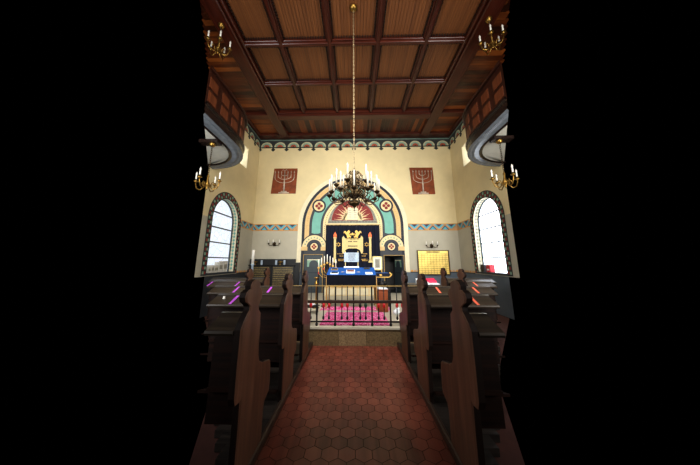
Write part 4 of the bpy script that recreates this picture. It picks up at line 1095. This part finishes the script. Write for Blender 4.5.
# gold memorial board right
gb = thing('memorial_board', 'gold memorial board of small name plates right of the ark', 'plaque', (2.96, D, 0.95))
X0, X1, Z0, Z1 = 2.40, 3.54, 0.97, 1.84
m = MB().use('letter')
for a, b, c, d in ((X0 - 0.025, Z0 - 0.025, X1 + 0.025, Z0), (X0 - 0.025, Z1, X1 + 0.025, Z1 + 0.02), (X0 - 0.03, Z0, X0, Z1), (X1, Z0, X1 + 0.025, Z1)): m.box(a, D - 0.06, b, c, D - 0.005, d)
m.build('frame', gb)
m = MB().use('plaque_line'); m.box(X0, D - 0.045, Z0, X1, D - 0.005, Z1); m.use('plaque_gold')
for i in range(10):
    for j in range(11):
        a = X0 + 0.012 + i * (X1 - X0 - 0.024) / 10; b = Z0 + 0.012 + j * 0.067
        m.box(a + 0.005, D - 0.050, b + 0.004, a + (X1 - X0 - 0.024) / 10 - 0.005, D - 0.045, b + 0.061)
m.box(X0 + 0.012, D - 0.05, Z0 + 0.755, X1 - 0.012, D - 0.045, Z1 - 0.01)
m.build('name_plates', gb)
m = MB().use('letter'); x = X0 + 0.33
while x < X0 + 0.82:
    w = random.uniform(0.03, 0.05); m.box(x, D - 0.054, Z1 - 0.075, x + w, D - 0.05, Z1 - 0.03); x += w + 0.01
m.build('title_lettering', gb)

# copper menorah reliefs
def relief(x0, x1, z0, z1, tip, label, ornate):
    t = thing('copper_relief', label, 'plaque', ((x0 + x1) / 2, D, z0), 'copper menorah reliefs')
    sk = 0.04 * tip
    m = MB().use('copper'); m.prism([(x0 - sk, z0), (x1 - sk * 0.2, z0), (x1 + sk * 0.6, z1), (x0 + sk, z1)], lambda a, b, d: (a, D - d, b), 0.001, 0.03); m.build('plate', t)
    m = MB().use('silver'); c = (x0 + x1) / 2; w = (x1 - x0); h = z1 - z0; y = D - 0.036
    zt = z0 + h * 0.84; zb = z0 + h * 0.46
    m.tube([(c, y, z0 + 0.05), (c, y, zt)], [0.035, 0.02], 8); m.bar((c - w * 0.22, y, z0 + 0.03), (c + w * 0.22, y, z0 + 0.03), 0.02, 0.05); m.bar((c - w * 0.12, y, z0 + 0.08), (c + w * 0.12, y, z0 + 0.08), 0.02, 0.05)
    for k in range(1, 4):
        r = w * 0.135 * k
        for s in (-1, 1):
            zz = zt - r * (0.75 if not ornate else 0.6)
            pts = [(c + s * r, y, zt)] + [(c + s * r * cos(radians(a)), y, zz - r * 0.55 * sin(radians(a)) ) for a in (0, 20, 40, 60, 80, 90)]
            m.tube(pts, 0.014, 6)
    for k in range(-3, 4):
        m.lathe(c + k * w * 0.135, y, [(0.01, zt - 0.02), (0.024, zt), (0.024, zt + 0.02), (0.008, zt + 0.07)], 8)
        if ornate:
            for q in (0.3, 0.6): m.ball((c + k * w * 0.135, y, zt - 0.1 - q * 0.2), 0.02, 8, 5)
    if ornate:
        for zz in (0.2, 0.32, 0.44): m.ball((c, y, z0 + h * zz), 0.045, 10, 6, (1, 0.4, 0.8))
        for s in (-1, 1): m.tube([(c, y, zt + 0.06), (c + s * 0.06, y, zt + 0.12), (c + s * 0.1, y, zt + 0.08)], 0.012, 6)
    m.build('menorah_relief', t)
relief(-3.35, -2.37, 4.14, 5.22, 1, 'copper wall relief with ornate menorah, left of the arch', True)
relief(2.31, 3.23, 4.08, 5.21, -1, 'copper wall relief with plain seven-armed menorah, right of the arch', False)

# things on the window sills
for i, (y, w, h, d) in enumerate(((6.42, 0.12, 0.17, 0.14), (6.56, 0.13, 0.21, 0.15), (6.74, 0.19, 0.20, 0.15), (6.96, 0.20, 0.30, 0.16), (7.20, 0.22, 0.33, 0.17))):
    m = MB().use('stone_grey'); m.box(-W - 0.015 - d, y - w / 2, WS, -W - 0.02, y + w / 2, WS + h, 0.006); m.use('greydot'); m.box(-W - 0.02, y - w / 2.6, WS + h * 0.3, -W - 0.018, y + w / 2.6, WS + h * 0.7)
    tag(m.build('cardboard_box'), 'pale grey box on the left window sill, %s' % ('smallest, farthest left', 'second from the left', 'the wide low one in the middle', 'second from the right', 'tallest, farthest right')[i], 'box', 'boxes on the left sill')
m = MB().use('black'); m.box(W + 0.02, 7.38, WS, W + 0.18, 7.56, WS + 0.2, 0.01); m.box(W + 0.03, 7.40, WS + 0.2, W + 0.17, 7.54, WS + 0.215, 0.004)
tag(m.build('black_box'), 'small black box on the right window sill', 'box')
m = MB().use('redbox'); m.box(W + 0.02, 7.05, WS, W + 0.18, 7.24, WS + 0.22, 0.01); m.use('paper'); m.box(W + 0.018, 7.09, WS + 0.05, W + 0.02, 7.2, WS + 0.1)
tag(m.build('red_box'), 'bright red box beside the black box on right sill', 'box')

# ------------------------------------------------------------------ light
wd = bpy.data.worlds.new('world'); SC.world = wd; wd.use_nodes = True
wd.node_tree.nodes['Background'].inputs['Color'].default_value = (0, 0, 0, 1)
def area(name, loc, target, sx, sy, power, col=(1, 1, 1), spread=180):
    l = bpy.data.lights.new(name, 'AREA'); l.shape = 'RECTANGLE'; l.size = sx; l.size_y = sy; l.energy = power; l.color = col; l.spread = radians(spread)
    o = bpy.data.objects.new(name, l); COL.objects.link(o); o.location = loc
    o.rotation_euler = (Vector(target) - Vector(loc)).to_track_quat('-Z', 'Y').to_euler()
    return o
# daylight through the unseen side windows of the rear half of the room
area('daylight_left', (-3.8, 0.8, 2.3), (2.2, 7.5, 5.0), 2.4, 2.2, 125, (0.96, 0.98, 1.0), 130)
area('daylight_right', (3.8, 0.8, 2.3), (-2.2, 7.5, 5.0), 2.4, 2.2, 145, (1.0, 0.98, 0.94), 130)
area('fill_rear', (0, -2.5, 4.6), (0, 8.8, 4.4), 4.0, 2.4, 135, (1.0, 0.97, 0.9), 65)  # soft fill added behind the camera to brighten the end wall
area('fill_upper', (0, 1.6, 6.2), (0, 6.6, 0.0), 2.6, 1.6, 88, (1.0, 0.97, 0.93), 70)  # fill added under the ceiling to brighten floor, table and rugs

SC.view_settings.view_transform = 'Standard'
SC.view_settings.look = 'None'
SC.view_settings.exposure = 0.12
SC.view_settings.gamma = 0.86
SC.cycles.use_denoising = True
SC.cycles.max_bounces = 8
